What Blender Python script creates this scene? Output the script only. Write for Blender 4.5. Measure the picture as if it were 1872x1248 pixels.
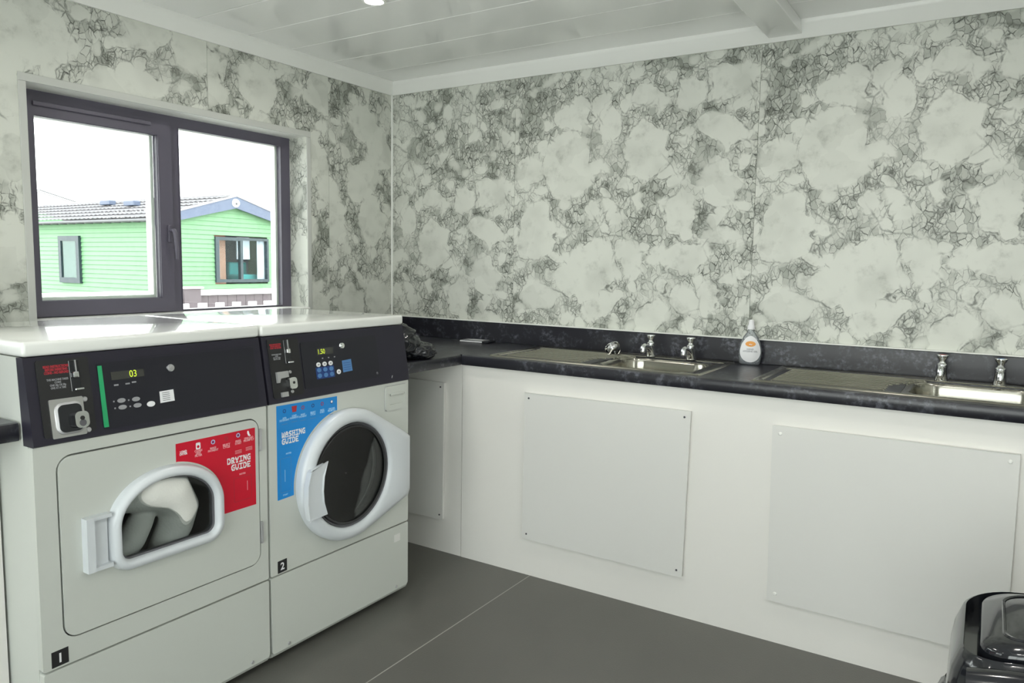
import bpy, bmesh, math, random
from mathutils import Vector, Matrix, noise
PI = math.pi
S = bpy.context.scene
COL = S.collection
for o in list(bpy.data.objects):
    bpy.data.objects.remove(o)

# ------------------------------------------------------------------ camera
cd = bpy.data.cameras.new('camera'); cam = bpy.data.objects.new('camera', cd); COL.objects.link(cam)
cd.sensor_width = 36; cd.lens = 36 * 1370.1 / 1872; cd.clip_start = .02; cd.clip_end = 300
r = Vector((.84384448, .53633191, .01657011)); u = Vector((-.06842466, .07692572, .99468613)); f = Vector((-.53220725, .84049421, -.10161168))
cam.matrix_world = Matrix(((r.x, u.x, -f.x, 2.8601), (r.y, u.y, -f.y, -3.2338), (r.z, u.z, -f.z, 1.33), (0, 0, 0, 1)))
S.camera = cam
# ------------------------------------------------------------------ sky, lamps, exposure
W = bpy.data.worlds.new('world'); S.world = W; W.use_nodes = True
wn = W.node_tree.nodes; wl = W.node_tree.links
wbg = wn['Background']
wtc = wn.new('ShaderNodeTexCoord'); wsx = wn.new('ShaderNodeSeparateXYZ'); wr = wn.new('ShaderNodeValToRGB')
wl.new(wtc.outputs['Generated'], wsx.inputs[0]); wl.new(wsx.outputs['Z'], wr.inputs[0]); wl.new(wr.outputs[0], wbg.inputs[0])
wr.color_ramp.elements[0].position = 0; wr.color_ramp.elements[0].color = (1, 1, 1, 1)
wr.color_ramp.elements[1].position = 1; wr.color_ramp.elements[1].color = (.93, .97, 1, 1)
wbg.inputs[1].default_value = 7.5
S.view_settings.view_transform = 'Standard'; S.view_settings.look = 'None'
S.view_settings.gamma = 1; S.view_settings.use_curve_mapping = False
S.view_settings.exposure = -0.17
ROOM = (4.7, -4.7, 2.31)      # x max, y min, ceiling height
def portal(name, loc, rot, sx, sy):
    l = bpy.data.lights.new(name, 'AREA'); l.shape = 'RECTANGLE'; l.size = sx; l.size_y = sy
    l.cycles.is_portal = True
    o = bpy.data.objects.new(name, l); COL.objects.link(o); o.location = loc; o.rotation_euler = rot
portal('portal_light', (-.16, -1.26, 1.52), (0, -PI / 2, 0), .86, 1.28)
portal('portal_light', (-.16, -3.3, 1.52), (0, -PI / 2, 0), .86, 1.28)
portal('portal_light', (4.86, -3.02, 1.06), (0, PI / 2, 0), 1.95, .72)
portal('portal_light', (2.4, -4.86, 1.2), (-PI / 2, 0, 0), 3.0, 1.7)
DOWN = [(.84, -1.05), (2.5, -1.05), (4.0, -1.05), (.84, -2.6), (2.5, -2.6), (4.0, -2.6)]  # only the first is in view; the rest are added to fill the room
DOWN_W = 5.0

# ------------------------------------------------------------------ helpers
def setp(o, label=None, cat=None, group=None, kind=None):
    if label: o['label'] = label
    if cat: o['category'] = cat
    if group: o['group'] = group
    if kind: o['kind'] = kind
    return o
def org(p):
    v = Vector((0, 0, 0))
    if p is not None and p.type == 'EMPTY': v = Vector(p.location)
    return v
def empty(name, loc, label=None, cat=None, group=None, kind=None):
    o = bpy.data.objects.new(name, None); COL.objects.link(o); o.location = loc; o.empty_display_size = .1
    return setp(o, label, cat, group, kind)
def link(o, parent=None):
    COL.objects.link(o)
    if parent is not None:
        o.parent = parent; o.matrix_parent_inverse = Matrix.Translation(-org(parent))
    return o
def fin(name, bm, mat, parent=None, smooth=False, label=None, cat=None, group=None, kind=None):
    me = bpy.data.meshes.new(name)
    bmesh.ops.recalc_face_normals(bm, faces=bm.faces)
    bm.to_mesh(me); bm.free()
    for m in (mat if isinstance(mat, (list, tuple)) else [mat]): me.materials.append(m)
    if smooth:
        for p in me.polygons: p.use_smooth = True
        if smooth != 'all':
            try: me.set_sharp_from_angle(angle=math.radians(smooth if smooth is not True else 35))
            except Exception: pass
    o = bpy.data.objects.new(name, me)
    link(o, parent)
    return setp(o, label, cat, group, kind)
def twin(o, M, parent=None):
    c = o.copy(); COL.objects.link(c)
    if parent is not None: c.parent = parent; c.matrix_parent_inverse = Matrix.Translation(-org(parent))
    c.matrix_basis = M
    return c
def BM(): return bmesh.new()
def box(bm, lo, hi, M=None, bev=0, seg=2):
    vs = [bm.verts.new((x, y, z)) for x in (lo[0], hi[0]) for y in (lo[1], hi[1]) for z in (lo[2], hi[2])]
    fs = [bm.faces.new([vs[i] for i in q]) for q in ((0, 1, 3, 2), (4, 6, 7, 5), (0, 4, 5, 1), (2, 3, 7, 6), (0, 2, 6, 4), (1, 5, 7, 3))]
    if bev:
        es = set(e for f_ in fs for e in f_.edges)
        res = bmesh.ops.bevel(bm, geom=list(es), offset=bev, segments=seg, affect='EDGES', profile=.5)
        vs = list(set(v for f_ in res['faces'] for v in f_.verts) | set(v for v in vs if v.is_valid))
    if M is not None: bmesh.ops.transform(bm, matrix=M, verts=[v for v in vs if v.is_valid])
    return bm
def BX(lo, hi, M=None, bev=0, seg=2): return box(BM(), lo, hi, M, bev, seg)
def plate(outer, holes, w0, w1, M=None, bm=None):
    """flat plate with holes between depths w0 and w1"""
    bm = bm or BM(); new = []
    edges = []; loops = []
    for lp in [outer] + list(holes):
        vs = [bm.verts.new((p[0], p[1], w0)) for p in lp]; new += vs
        loops.append(vs)
        for i in range(len(vs)): edges.append(bm.edges.new((vs[i - 1], vs[i])))
    res = bmesh.ops.triangle_fill(bm, use_beauty=True, use_dissolve=False, edges=edges)
    faces = [g for g in res['geom'] if isinstance(g, bmesh.types.BMFace)]
    vm = {}
    for v in new: vm[v] = bm.verts.new((v.co.x, v.co.y, w1))
    for f_ in faces: bm.faces.new([vm[v] for v in f_.verts])
    for vs in loops:
        for i in range(len(vs)):
            bm.faces.new((vs[i - 1], vs[i], vm[vs[i]], vm[vs[i - 1]]))
    if M is not None: bmesh.ops.transform(bm, matrix=M, verts=new + list(vm.values()))
    return bm
def rrect(u0, v0, u1, v1, rad, n=6):
    if isinstance(rad, (int, float)): rad = [rad] * 4
    pts = []
    for (cu, cv, a0, rr) in ((u1 - rad[0], v0 + rad[0], -90, rad[0]), (u1 - rad[1], v1 - rad[1], 0, rad[1]), (u0 + rad[2], v1 - rad[2], 90, rad[2]), (u0 + rad[3], v0 + rad[3], 180, rad[3])):
        for i in range(n + 1):
            a = math.radians(a0 + 90 * i / n); pts.append((cu + rr * math.cos(a), cv + rr * math.sin(a)))
    return pts
def circle(cu, cv, rad, n=48, ry=None):
    ry = ry or rad
    return [(cu + rad * math.cos(2 * PI * i / n), cv + ry * math.sin(2 * PI * i / n)) for i in range(n)]
def offs(path, d):
    n = len(path); out = []
    for i in range(n):
        a = Vector(path[i - 1]); b = Vector(path[i]); c = Vector(path[(i + 1) % n])
        t = (b - a).normalized() + (c - b).normalized()
        if t.length < 1e-6: t = (c - b)
        t.normalize(); nn = Vector((t.y, -t.x)); out.append((b.x + nn.x * d, b.y + nn.y * d))
    return out
def loft(loops, M=None, cap0=False, cap1=False, bm=None, close=False):
    """loops: list of equal length lists of 3D points"""
    bm = bm or BM(); L = [[bm.verts.new(p) for p in lp] for lp in loops]
    n = len(L[0]); K = len(L)
    for k in range(K if close else K - 1):
        a = L[k]; b = L[(k + 1) % K]
        for i in range(n): bm.faces.new((a[i - 1], a[i], b[i], b[i - 1]))
    if cap0: bm.faces.new(L[0])
    if cap1: bm.faces.new(list(reversed(L[-1])))
    if M is not None: bmesh.ops.transform(bm, matrix=M, verts=[v for l in L for v in l])
    return bm
def sweepring(path, prof, M=None, close=True, bm=None):
    """prof: list of (offset, w)"""
    return loft([[(p[0], p[1], w) for p in offs(path, d)] for d, w in prof], M, close=close, bm=bm)
def lathe(prof, M=None, n=32, bm=None, caps=True):
    loops = [[(rr * math.cos(2 * PI * i / n), rr * math.sin(2 * PI * i / n), z) for i in range(n)] for rr, z in prof]
    return loft(loops, M, caps, caps, bm=bm)
def tube(pts, rad, n=10, bm=None, M=None):
    pts = [Vector(p) for p in pts]; loops = []
    rad = rad if isinstance(rad, (list, tuple)) else [rad] * len(pts)
    up = Vector((0, 0, 1)); prev = None
    for i, p in enumerate(pts):
        t = (pts[min(i + 1, len(pts) - 1)] - pts[max(i - 1, 0)]).normalized()
        if prev is None:
            a = t.cross(up) if abs(t.dot(up)) < .95 else t.cross(Vector((1, 0, 0)))
        else: a = prev - t * prev.dot(t)
        a.normalize(); prev = a; b = t.cross(a)
        loops.append([tuple(p + (a * math.cos(2 * PI * k / n) + b * math.sin(2 * PI * k / n)) * rad[i]) for k in range(n)])
    return loft(loops, M, True, True, bm=bm)
def FR(x0, tilt=0, z0=0):
    """frame on a face looking to +x : local (u,v,w) -> (x0+w, u, z0+v); tilt leans the top backwards"""
    m = Matrix(((0, 0, 1, x0), (1, 0, 0, 0), (0, 1, 0, z0), (0, 0, 0, 1)))
    return m @ Matrix.Rotation(-tilt, 4, 'X') if tilt else m
def FY(y0):
    """frame on a face looking to -y : local (u,v,w) -> (u, y0-w, v)"""
    return Matrix(((1, 0, 0, 0), (0, 0, -1, y0), (0, 1, 0, 0), (0, 0, 0, 1)))
def T(x, y, z=0): return Matrix.Translation((x, y, z))
def text(s, size, mat, M, parent, align='LEFT', bold=0, name='lettering', ls=1.0, cs=1.0, ext=.0002, xs=1):
    c = bpy.data.curves.new('t', 'FONT'); c.body = s; c.size = size; c.align_x = align; c.offset = bold * size
    c.extrude = ext; c.space_line = ls; c.space_character = cs; c.resolution_u = 3
    t = bpy.data.objects.new('t', c); COL.objects.link(t)
    dg = bpy.context.evaluated_depsgraph_get()
    me = bpy.data.meshes.new_from_object(t.evaluated_get(dg))
    bpy.data.objects.remove(t); bpy.data.curves.remove(c)
    me.transform(M @ Matrix.Diagonal((xs, 1, 1, 1))); me.materials.clear(); me.materials.append(mat); me.name = name
    o = bpy.data.objects.new(name, me); return link(o, parent)

# ------------------------------------------------------------------ materials
class NT:
    def __init__(s, name):
        s.m = bpy.data.materials.new(name); s.m.use_nodes = True; s.n = s.m.node_tree.nodes; s.l = s.m.node_tree.links
        s.b = s.n['Principled BSDF']; s.out = s.n['Material Output']
    def __call__(s, t, ins={}, **kw):
        n = s.n.new('ShaderNode' + t)
        for k, v in kw.items(): setattr(n, k, v)
        for k, v in ins.items():
            if isinstance(v, bpy.types.NodeSocket): s.l.new(v, n.inputs[k])
            else: n.inputs[k].default_value = v
        return n
    def math(s, op, a, b=0.0, c=0.0, clamp=False):
        n = s('Math', operation=op, use_clamp=clamp)
        for i, v in enumerate((a, b, c)):
            if isinstance(v, bpy.types.NodeSocket): s.l.new(v, n.inputs[i])
            else: n.inputs[i].default_value = v
        return n.outputs[0]
    def mr(s, v, a, b, c=0., d=1., smooth=True):
        n = s('MapRange', interpolation_type='SMOOTHSTEP' if smooth else 'LINEAR')
        for i, x in enumerate((v, a, b, c, d)):
            if isinstance(x, bpy.types.NodeSocket): s.l.new(x, n.inputs[i])
            else: n.inputs[i].default_value = x
        return n.outputs[0]
    def mix(s, f, a, b):
        n = s('Mix', data_type='RGBA')
        for i, x in ((0, f), (6, a), (7, b)):
            if isinstance(x, bpy.types.NodeSocket): s.l.new(x, n.inputs[i])
            else: n.inputs[i].default_value = x if i == 0 else (*x, 1)
        return n.outputs[2]
    def set(s, **kw):
        for k, v in kw.items():
            k = {'color': 'Base Color', 'rough': 'Roughness', 'metal': 'Metallic', 'spec': 'Specular IOR Level', 'coat': 'Coat Weight', 'coatr': 'Coat Roughness', 'normal': 'Normal'}[k]
            if isinstance(v, bpy.types.NodeSocket): s.l.new(v, s.b.inputs[k])
            else: s.b.inputs[k].default_value = (*v, 1) if isinstance(v, tuple) else v
        return s.m
def plain(name, c, rough=.5, metal=0., var=.05, nscale=6, spec=.5, coat=0., bump=0., bscale=60):
    t = NT(name); tc = t('TexCoord')
    nz = t('TexNoise', {'Vector': tc.outputs['Object'], 'Scale': nscale, 'Detail': 3})
    col = t.mix(nz.outputs[0], tuple(max(0, x * (1 - var)) for x in c), tuple(min(1, x * (1 + var)) for x in c))
    kw = dict(color=col, rough=rough, metal=metal, spec=spec, coat=coat)
    if bump:
        n2 = t('TexNoise', {'Vector': tc.outputs['Object'], 'Scale': bscale, 'Detail': 2})
        kw['normal'] = t('Bump', {'Height': n2.outputs[0], 'Strength': bump, 'Distance': .002}).outputs[0]
    return t.set(**kw)
def emis(name, c, st):
    t = NT(name); t.b.inputs['Base Color'].default_value = (*c, 1); t.b.inputs['Emission Color'].default_value = (*c, 1); t.b.inputs['Emission Strength'].default_value = st
    return t.m
def glassm(name, tint=(1, 1, 1), gloss=.6, ior=1.45):
    t = NT(name); tr = t('BsdfTransparent', {'Color': (*tint, 1)}); gl = t('BsdfGlossy', {'Roughness': .02})
    fr = t('Fresnel', {'IOR': ior}); k = t.math('MULTIPLY', fr.outputs[0], gloss)
    mx = t('MixShader'); t.l.new(k, mx.inputs[0]); t.l.new(tr.outputs[0], mx.inputs[1]); t.l.new(gl.outputs[0], mx.inputs[2])
    t.l.new(mx.outputs[0], t.out.inputs[0]); return t.m
# marble printed wall boards : pale clasts parted by bands of fine dark crackle
ELL = [(.30, 1.80, .135, .16, .1), (.70, 1.85, .105, .13, 0), (.13, 1.49, .10, .15, -.1), (.41, 1.31, .185, .12, .35),
       (.87, 1.55, .075, .095, .25), (.88, 1.37, .14, .06, .15), (1.04, 1.68, .085, .115, 0), (.66, 1.36, .05, .11, 0),
       (1.02, 1.20, .05, .075, -.4), (.14, 1.17, .09, .075, 0), (.75, 1.09, .08, .07, 0), (.50, 1.16, .11, .06, .3),
       (.52, 1.61, .035, .055, 0), (.88, 2.1, .07, .06, 0), (1.08, 2.14, .10, .06, 0), (.33, 2.03, .10, .07, 0),
       (1.05, 1.46, .10, .035, .1), (.10, 1.78, .075, .055, 0), (.52, 1.97, .07, .06, .4), (.90, 1.18, .08, .06, 0), (1.04, 1.93, .11, .07, -.2), (.68, 2.08, .07, .05, 0)]
def marble(name):
    t = NT(name); uv = t('UVMap', uv_map='UVMap').outputs[0]
    def vm(op, a, b=None, sc=None):
        n = t('VectorMath', operation=op)
        for i, v in ((0, a), (1, b)):
            if v is None: continue
            if isinstance(v, bpy.types.NodeSocket): t.l.new(v, n.inputs[i])
            else: n.inputs[i].default_value = v
        if sc is not None: n.inputs['Scale'].default_value = sc
        return n.outputs['Value' if op == 'LENGTH' else 'Vector']
    n1 = t('TexNoise', {'Vector': uv, 'Scale': 5.5, 'Detail': 2}).outputs['Color']
    n2 = t('TexNoise', {'Vector': uv, 'Scale': 24., 'Detail': 3}).outputs['Color']
    w1 = vm('SCALE', vm('SUBTRACT', n1, (.5, .5, .5)), sc=.16); w2 = vm('SCALE', vm('SUBTRACT', n2, (.5, .5, .5)), sc=.035)
    p = vm('ADD', vm('ADD', uv, w1), w2); p2 = vm('ADD', uv, vm('SCALE', vm('SUBTRACT', n2, (.5, .5, .5)), sc=.045))
    d = None
    for (cx, cy, rx, ry, a) in ELL:
        mp = t('Mapping', {'Vector': p, 'Location': (cx, cy, 0), 'Rotation': (0, 0, a), 'Scale': (rx, ry, 1)}, vector_type='TEXTURE')
        v = t.math('MULTIPLY', t.math('SUBTRACT', vm('LENGTH', mp.outputs[0]), 1.), min(rx, ry))
        d = v if d is None else t.math('MINIMUM', d, v)
    ux = t('SeparateXYZ', {0: uv}); gate = t.math('GREATER_THAN', ux.outputs[0], 2.5)   # boards without the mapped clasts carry free ones
    big = t('TexVoronoi', {'Vector': p, 'Scale': 3.6, 'Randomness': 1.}, voronoi_dimensions='2D', feature='F1')
    med = t('TexVoronoi', {'Vector': p, 'Scale': 8.5, 'Randomness': 1.}, voronoi_dimensions='2D', feature='F1')
    g = t.math('SUBTRACT', t.math('DIVIDE', big.outputs['Distance'], 3.6), .110)
    g2 = t.math('ADD', g, t.math('MULTIPLY', t.math('SUBTRACT', 1., gate), 9.))
    g3 = t.math('SUBTRACT', t.math('DIVIDE', med.outputs['Distance'], 8.5), .0305)
    d = t.math('MINIMUM', t.math('MINIMUM', t.math('ADD', d, t.math('MULTIPLY', gate, 9.)), g2), g3)
    nz = t('TexNoise', {'Vector': uv, 'Scale': 3.2, 'Detail': 3}).outputs[0]
    nz2 = t('TexNoise', {'Vector': uv, 'Scale': 11., 'Detail': 5, 'Roughness': .65}).outputs[0]
    nz3 = t('TexNoise', {'Vector': vm('ADD', uv, (7.3, 2.1, 0)), 'Scale': 6., 'Detail': 2}).outputs[0]
    nz4 = t('TexNoise', {'Vector': vm('ADD', uv, (1.3, 4.1, 0)), 'Scale': 28., 'Detail': 4, 'Roughness': .7}).outputs[0]
    cr = t.math('MULTIPLY', t.mr(d, -.004, .012), t.mr(nz, .36, .50, .35, 1.))
    # shards: strongly warped, stretched cells in two directions
    n5 = t('TexNoise', {'Vector': uv, 'Scale': 38., 'Detail': 2}).outputs['Color']
    n6 = t('TexNoise', {'Vector': uv, 'Scale': 10., 'Detail': 2}).outputs['Color']
    q = vm('ADD', vm('ADD', uv, vm('SCALE', vm('SUBTRACT', n5, (.5, .5, .5)), sc=.017)), vm('SCALE', vm('SUBTRACT', n6, (.5, .5, .5)), sc=.05))
    qa = t('Mapping', {'Vector': q, 'Rotation': (0, 0, .7), 'Scale': (1.0, .62, 1)}).outputs[0]
    qb = t('Mapping', {'Vector': q, 'Rotation': (0, 0, -.5), 'Scale': (1.0, .7, 1)}).outputs[0]
    A = t('TexVoronoi', {'Vector': qa, 'Scale': 44.}, voronoi_dimensions='2D', feature='DISTANCE_TO_EDGE').outputs['Distance']
    B = t('TexVoronoi', {'Vector': qb, 'Scale': 62.}, voronoi_dimensions='2D', feature='DISTANCE_TO_EDGE').outputs['Distance']
    Cc = t('TexVoronoi', {'Vector': qa, 'Scale': 11.}, voronoi_dimensions='2D', feature='DISTANCE_TO_EDGE').outputs['Distance']
    cell = t('TexVoronoi', {'Vector': qa, 'Scale': 44.}, voronoi_dimensions='2D').outputs['Color']
    cell2 = t('TexVoronoi', {'Vector': p, 'Scale': 9.}, voronoi_dimensions='2D').outputs['Color']
    patch = t.mr(nz2, .42, .60)
    la = t.math('MULTIPLY', t.math('MULTIPLY', t.mr(A, 0., t.mr(nz2, .35, .65, .05, .17), 1., 0.), cr), t.mr(nz4, .35, .6, .35, 1.))
    lb = t.math('MULTIPLY', t.math('MULTIPLY', t.mr(B, 0., .16, 1., 0.), cr), t.math('MULTIPLY', patch, .7))
    lc = t.math('MULTIPLY', t.math('MULTIPLY', t.mr(Cc, 0., .05, 1., 0.), t.mr(d, -.02, .005, .0, .55)), t.mr(nz4, .35, .55, .2, 1.))
    ol = t.math('MULTIPLY', t.mr(t.math('ABSOLUTE', d), 0., .005, .75, 0.), t.mr(nz2, .44, .60))
    sx = t('SeparateColor', {0: cell}); s2 = t('SeparateColor', {0: cell2})
    tone = t.math('MULTIPLY', t.mr(sx.outputs[0], .45, 1., 0., .45), cr)
    tone2 = t.math('MULTIPLY', t.mr(s2.outputs[0], .62, 1., 0., .48), t.mr(d, -.02, .01, .25, 1.))
    blob = t.math('MULTIPLY', t.mr(nz2, .60, .72, 0., .8), t.mr(d, -.02, .01, .15, 1.))
    smoky = t.math('ADD', t.mr(nz3, .45, .75, 0., .2), t.mr(nz2, .5, .7, 0., .22))
    tot = t.math('MAXIMUM', t.math('MAXIMUM', la, lb), t.math('MAXIMUM', ol, t.math('MAXIMUM', lc, blob)))
    tot = t.math('MULTIPLY', tot, 1.)
    soft = t.math('ADD', t.math('ADD', tone, tone2), t.math('ADD', smoky, t.math('MULTIPLY', cr, .16)), clamp=True)
    c1 = t.mix(soft, (.66, .675, .615), (.25, .265, .23)); c2 = t.mix(tot, c1, (.045, .05, .04))
    return t.set(color=c2, rough=.42, spec=.45)
M = {}
M['marble'] = marble('printed marble board')
M['white'] = plain('white enamel', (.57, .59, .55), .26, var=.02)
M['lid'] = plain('gloss white lid', (.84, .85, .82), .28, var=.01, coat=1.)
M['plastic'] = plain('white moulded plastic', (.64, .67, .70), .30, var=.02)
M['pvc'] = plain('white pvc trim', (.86, .865, .83), .35, var=.02)
M['ceil'] = plain('white ceiling boards', (.88, .88, .87), .30, var=.01, coat=1.)
M['fascia'] = plain('cream white fascia board', (.78, .765, .73), .34, var=.02, nscale=2)
M['panel'] = plain('white access board', (.70, .695, .67), .38, var=.02, nscale=2)
M['plain_wall'] = plain('plain pale wall', (.62, .64, .60), .6, var=.03)
M['floor'] = plain('grey vinyl floor', (.115, .112, .10), .42, var=.10, nscale=3, bump=.25, bscale=180)
M['seam'] = plain('pale weld seam', (.34, .33, .30), .5)
M['black'] = plain('black control fascia', (.022, .020, .032), .38, var=.05, spec=.35)
M['blackgloss'] = plain('gloss black plastic', (.012, .013, .017), .14, var=.1, coat=.3)
M['blackmat'] = plain('matt black', (.012, .012, .013), .55)
M['overlay'] = plain('dark keypad overlay', (.017, .017, .024), .30, var=.0, spec=.35)
M['chrome'] = plain('chrome', (.78, .79, .80), .10, 1., var=.03)
M['brushed'] = plain('brushed silver', (.60, .60, .60), .32, 1., var=.06)
M['silver'] = plain('silver paint', (.52, .52, .53), .35, .6)
M['rubber'] = plain('dark rubber', (.03, .03, .032), .6)
M['upvc'] = plain('anthracite frame with glare tint', (.11, .10, .135), .35, var=.03)  # lighter and more violet than anthracite: window glare put into the colour
M['trimgrey'] = plain('pale grey pvc angle', (.55, .56, .53), .22, var=.04)
M['blue'] = plain('blue sticker', (.0, .235, .66), .35, var=.04)
M['red'] = plain('red sticker', (.60, .0, .022), .35, var=.04)
M['bluedark'] = plain('dark blue print', (.012, .045, .20), .4)
M['redprint'] = plain('red print', (.42, .02, .035), .45)
M['bluekey'] = plain('blue key', (.08, .21, .46), .35)
M['white_ink'] = plain('white ink', (.82, .82, .84), .4)
M['pale_blue_ink'] = plain('pale blue ink', (.35, .62, .88), .4)
M['pink_ink'] = plain('pink ink', (.85, .42, .45), .4)
M['grey_ink'] = plain('grey ink', (.32, .32, .34), .4)
M['dark_ink'] = plain('dark ink', (.05, .05, .06), .5)
M['green'] = plain('green band', (.02, .36, .14), .35)
M['orange'] = plain('orange print', (.85, .36, .06), .4)
M['cloth'] = plain('white towelling', (.74, .74, .70), .9, bump=.5, bscale=150)
M['lcd'] = plain('display window', (.05, .05, .045), .2)
M['led'] = emis('lit digits', (.50, .62, .03), .75)
M['lamp'] = emis('downlight lens', (1, .98, .93), 14)
M['glass'] = glassm('window glass', (.97, 1, .98), .8)
M['doorglass'] = glassm('smoked door glass', (.62, .64, .64), 1.0)
M['dryerglass'] = glassm('dryer door glass', (.86, .88, .88), .7)
def milky(name, tint, k):
    m = glassm(name, tint, 1.4); n = m.node_tree.nodes; l = m.node_tree.links; mx0 = [x for x in n if x.type == 'MIX_SHADER'][0]
    d_ = n.new('ShaderNodeBsdfDiffuse'); d_.inputs[0].default_value = (.62, .66, .70, 1); mx = n.new('ShaderNodeMixShader'); mx.inputs[0].default_value = k
    l.new(mx0.outputs[0], mx.inputs[1]); l.new(d_.outputs[0], mx.inputs[2]); l.new(mx.outputs[0], n['Material Output'].inputs[0]); return m
M['clear'] = milky('clear bottle plastic', (.95, .96, .98), .20)
M['drum'] = plain('drum steel', (.10, .105, .11), .4, .7, var=.1)
M['dryerdrum'] = plain('dryer drum', (.20, .20, .185), .5, .1)
M['gasket'] = plain('grey gasket', (.10, .10, .11), .5)
M['foil'] = plain('thin black bag film', (.014, .015, .019), .20, bump=.3, bscale=30)
# speckled dark laminate
def laminate(name):
    t = NT(name); tc = t('TexCoord').outputs['Object']
    a = t('TexNoise', {'Vector': tc, 'Scale': 11., 'Detail': 5, 'Roughness': .65}).outputs[0]
    b = t('TexNoise', {'Vector': tc, 'Scale': 55., 'Detail': 3, 'Roughness': .6}).outputs[0]
    c = t('TexVoronoi', {'Vector': tc, 'Scale': 38.}).outputs['Distance']
    k = t.math('MULTIPLY', t.mr(a, .45, .68), t.mr(b, .42, .66)); s_ = t.math('MULTIPLY', t.mr(c, .18, .0), t.mr(a, .5, .6, 0, .6))
    col = t.mix(k, (.015, .015, .021), (.125, .13, .155)); col = t.mix(s_, col, (.19, .20, .23))
    bp = t('Bump', {'Height': b, 'Strength': .12, 'Distance': .001}).outputs[0]
    return t.set(color=col, rough=.30, spec=.5, normal=bp)
M['laminate'] = laminate('dark slate laminate')
def steel(name):
    t = NT(name); tc = t('TexCoord').outputs['Object']
    mp = t('Mapping', {'Vector': tc, 'Scale': (4, 160, 160)}).outputs[0]
    b = t('TexNoise', {'Vector': mp, 'Scale': 3., 'Detail': 3}).outputs[0]
    return t.set(color=t.mix(b, (.36, .345, .295), (.50, .48, .42)), rough=.19, metal=1.)
M['steel'] = steel('brushed stainless steel')
# outdoors
M['clad'] = plain('green painted cladding', (.115, .25, .125), .55, var=.05, nscale=2)
M['clad2'] = plain('green painted cladding side', (.115, .25, .125), .55, var=.05, nscale=2)
M['rooftile'] = plain('pale weathered roof sheet', (.27, .255, .27), .7, var=.10, nscale=8)
M['barge'] = plain('blue grey bargeboard', (.07, .09, .145), .5)
M['lodgeframe'] = plain('dark teal grey window frame', (.012, .027, .036), .45)
M['gutter'] = plain('dark gutter', (.10, .10, .11), .5)
M['bounce_ground'] = plain('pale bounce ground', (.42, .41, .38), .9, var=.2, nscale=3)  # made pale so the ground bounces daylight up to the ceiling
M['fence'] = plain('brown grey fence board', (.10, .08, .09), .8, var=.15, nscale=9)
M['picket'] = plain('white painted picket', (.80, .80, .78), .5)
M['blind'] = plain('pale green blind', (.02, .05, .033), .7)
M['timber'] = plain('red brown timber', (.36, .16, .11), .6, var=.2)
M['curtain'] = plain('lilac white curtain', (.6, .57, .66), .8)
M['teal'] = plain('teal cushion fabric', (.03, .25, .25), .8)
M['roomdark'] = plain('room interior', (.13, .15, .20), .8)
M['lodgeglass'] = glassm('lodge window glass', (.92, .98, .98), .12)

# ------------------------------------------------------------------ room shell
X1, Y1, H = ROOM
floor = fin('floor', BX((0, Y1, -.10), (X1, 0, -.003)), M['rubber'], kind='structure')
for a, b in ((0.0, 1.2725), (1.2765, 3.27), (3.274, X1)):
    fin('vinyl_sheet', BX((a, Y1, -.003), (b, 0, 0)), M['floor'], floor)
for a in (1.2725, 3.27):
    fin('weld_seam', BX((a, Y1, -.003), (a + .004, 0, .0006)), M['seam'], floor)
ceil = fin('ceiling', BX((-.2, Y1 - .2, H + .012), (X1 + .2, .2, H + .14)), M['ceil'], kind='structure')
y = 0; k = 0
while y > Y1:
    y2 = max(y - .25, Y1)
    bm = BM(); box(bm, (0, y2 + .002, H), (X1, y - .002, H + .012), bev=.0018, seg=1)
    fin('ceiling_board', bm, M['ceil'], ceil); y = y2
# walls : plain core plus printed boards, board uv in metres
def uvboard(name, parent, P, lo, hi, uoff, voff, thick=.008, holes=None):
    """board lying in frame P between lo and hi, front at w=0"""
    bm = BM()
    us = sorted(set([lo[0], hi[0]] + [h for hh in (holes or []) for h in (hh[0], hh[2]) if lo[0] < h < hi[0]]))
    vs = sorted(set([lo[1], hi[1]] + [h for hh in (holes or []) for h in (hh[1], hh[3]) if lo[1] < h < hi[1]]))
    for i in range(len(us) - 1):
        for j in range(len(vs) - 1):
            cu = (us[i] + us[i + 1]) / 2; cv = (vs[j] + vs[j + 1]) / 2
            if any(h[0] < cu < h[2] and h[1] < cv < h[3] for h in (holes or [])): continue
            e0 = .0007 if i == 0 else 0; e1 = .0007 if i == len(us) - 2 else 0
            box(bm, (us[i] + e0, vs[j], -thick), (us[i + 1] - e1, vs[j + 1], 0))
    bmesh.ops.remove_doubles(bm, verts=bm.verts, dist=1e-5)
    uv = bm.loops.layers.uv.new('UVMap')
    for f_ in bm.faces:
        for l in f_.loops: l[uv].uv = (l.vert.co.x - lo[0] + uoff + l.vert.co.z, l.vert.co.y + voff)
    bmesh.ops.transform(bm, matrix=P, verts=bm.verts)
    return fin(name, bm, M['marble'], parent)
WT = .15
wb = fin('wall_back', BX((-WT, .008, -.1), (X1 + WT, WT, H + .012)), M['plain_wall'], kind='structure')
PB = FY(0)
uvboard('wall_board', wb, PB, (0, .0), (.812, H), .40, .42)
uvboard('wall_board', wb, PB, (.812, .0), (2.006, H), 0, 0)
uvboard('wall_board', wb, PB, (2.006, .0), (3.2, H), 0, 0)
uvboard('wall_board', wb, PB, (3.2, .0), (4.394, H), 0, 0)
uvboard('wall_board', wb, PB, (4.394, .0), (X1, H), 0, 0)
HW = [(-1.893, 1.092, -.62, 1.938), (-3.95, 1.10, -2.68, 1.938)]     # window openings (y0,z0,y1,z1)
bm = BM()
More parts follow.
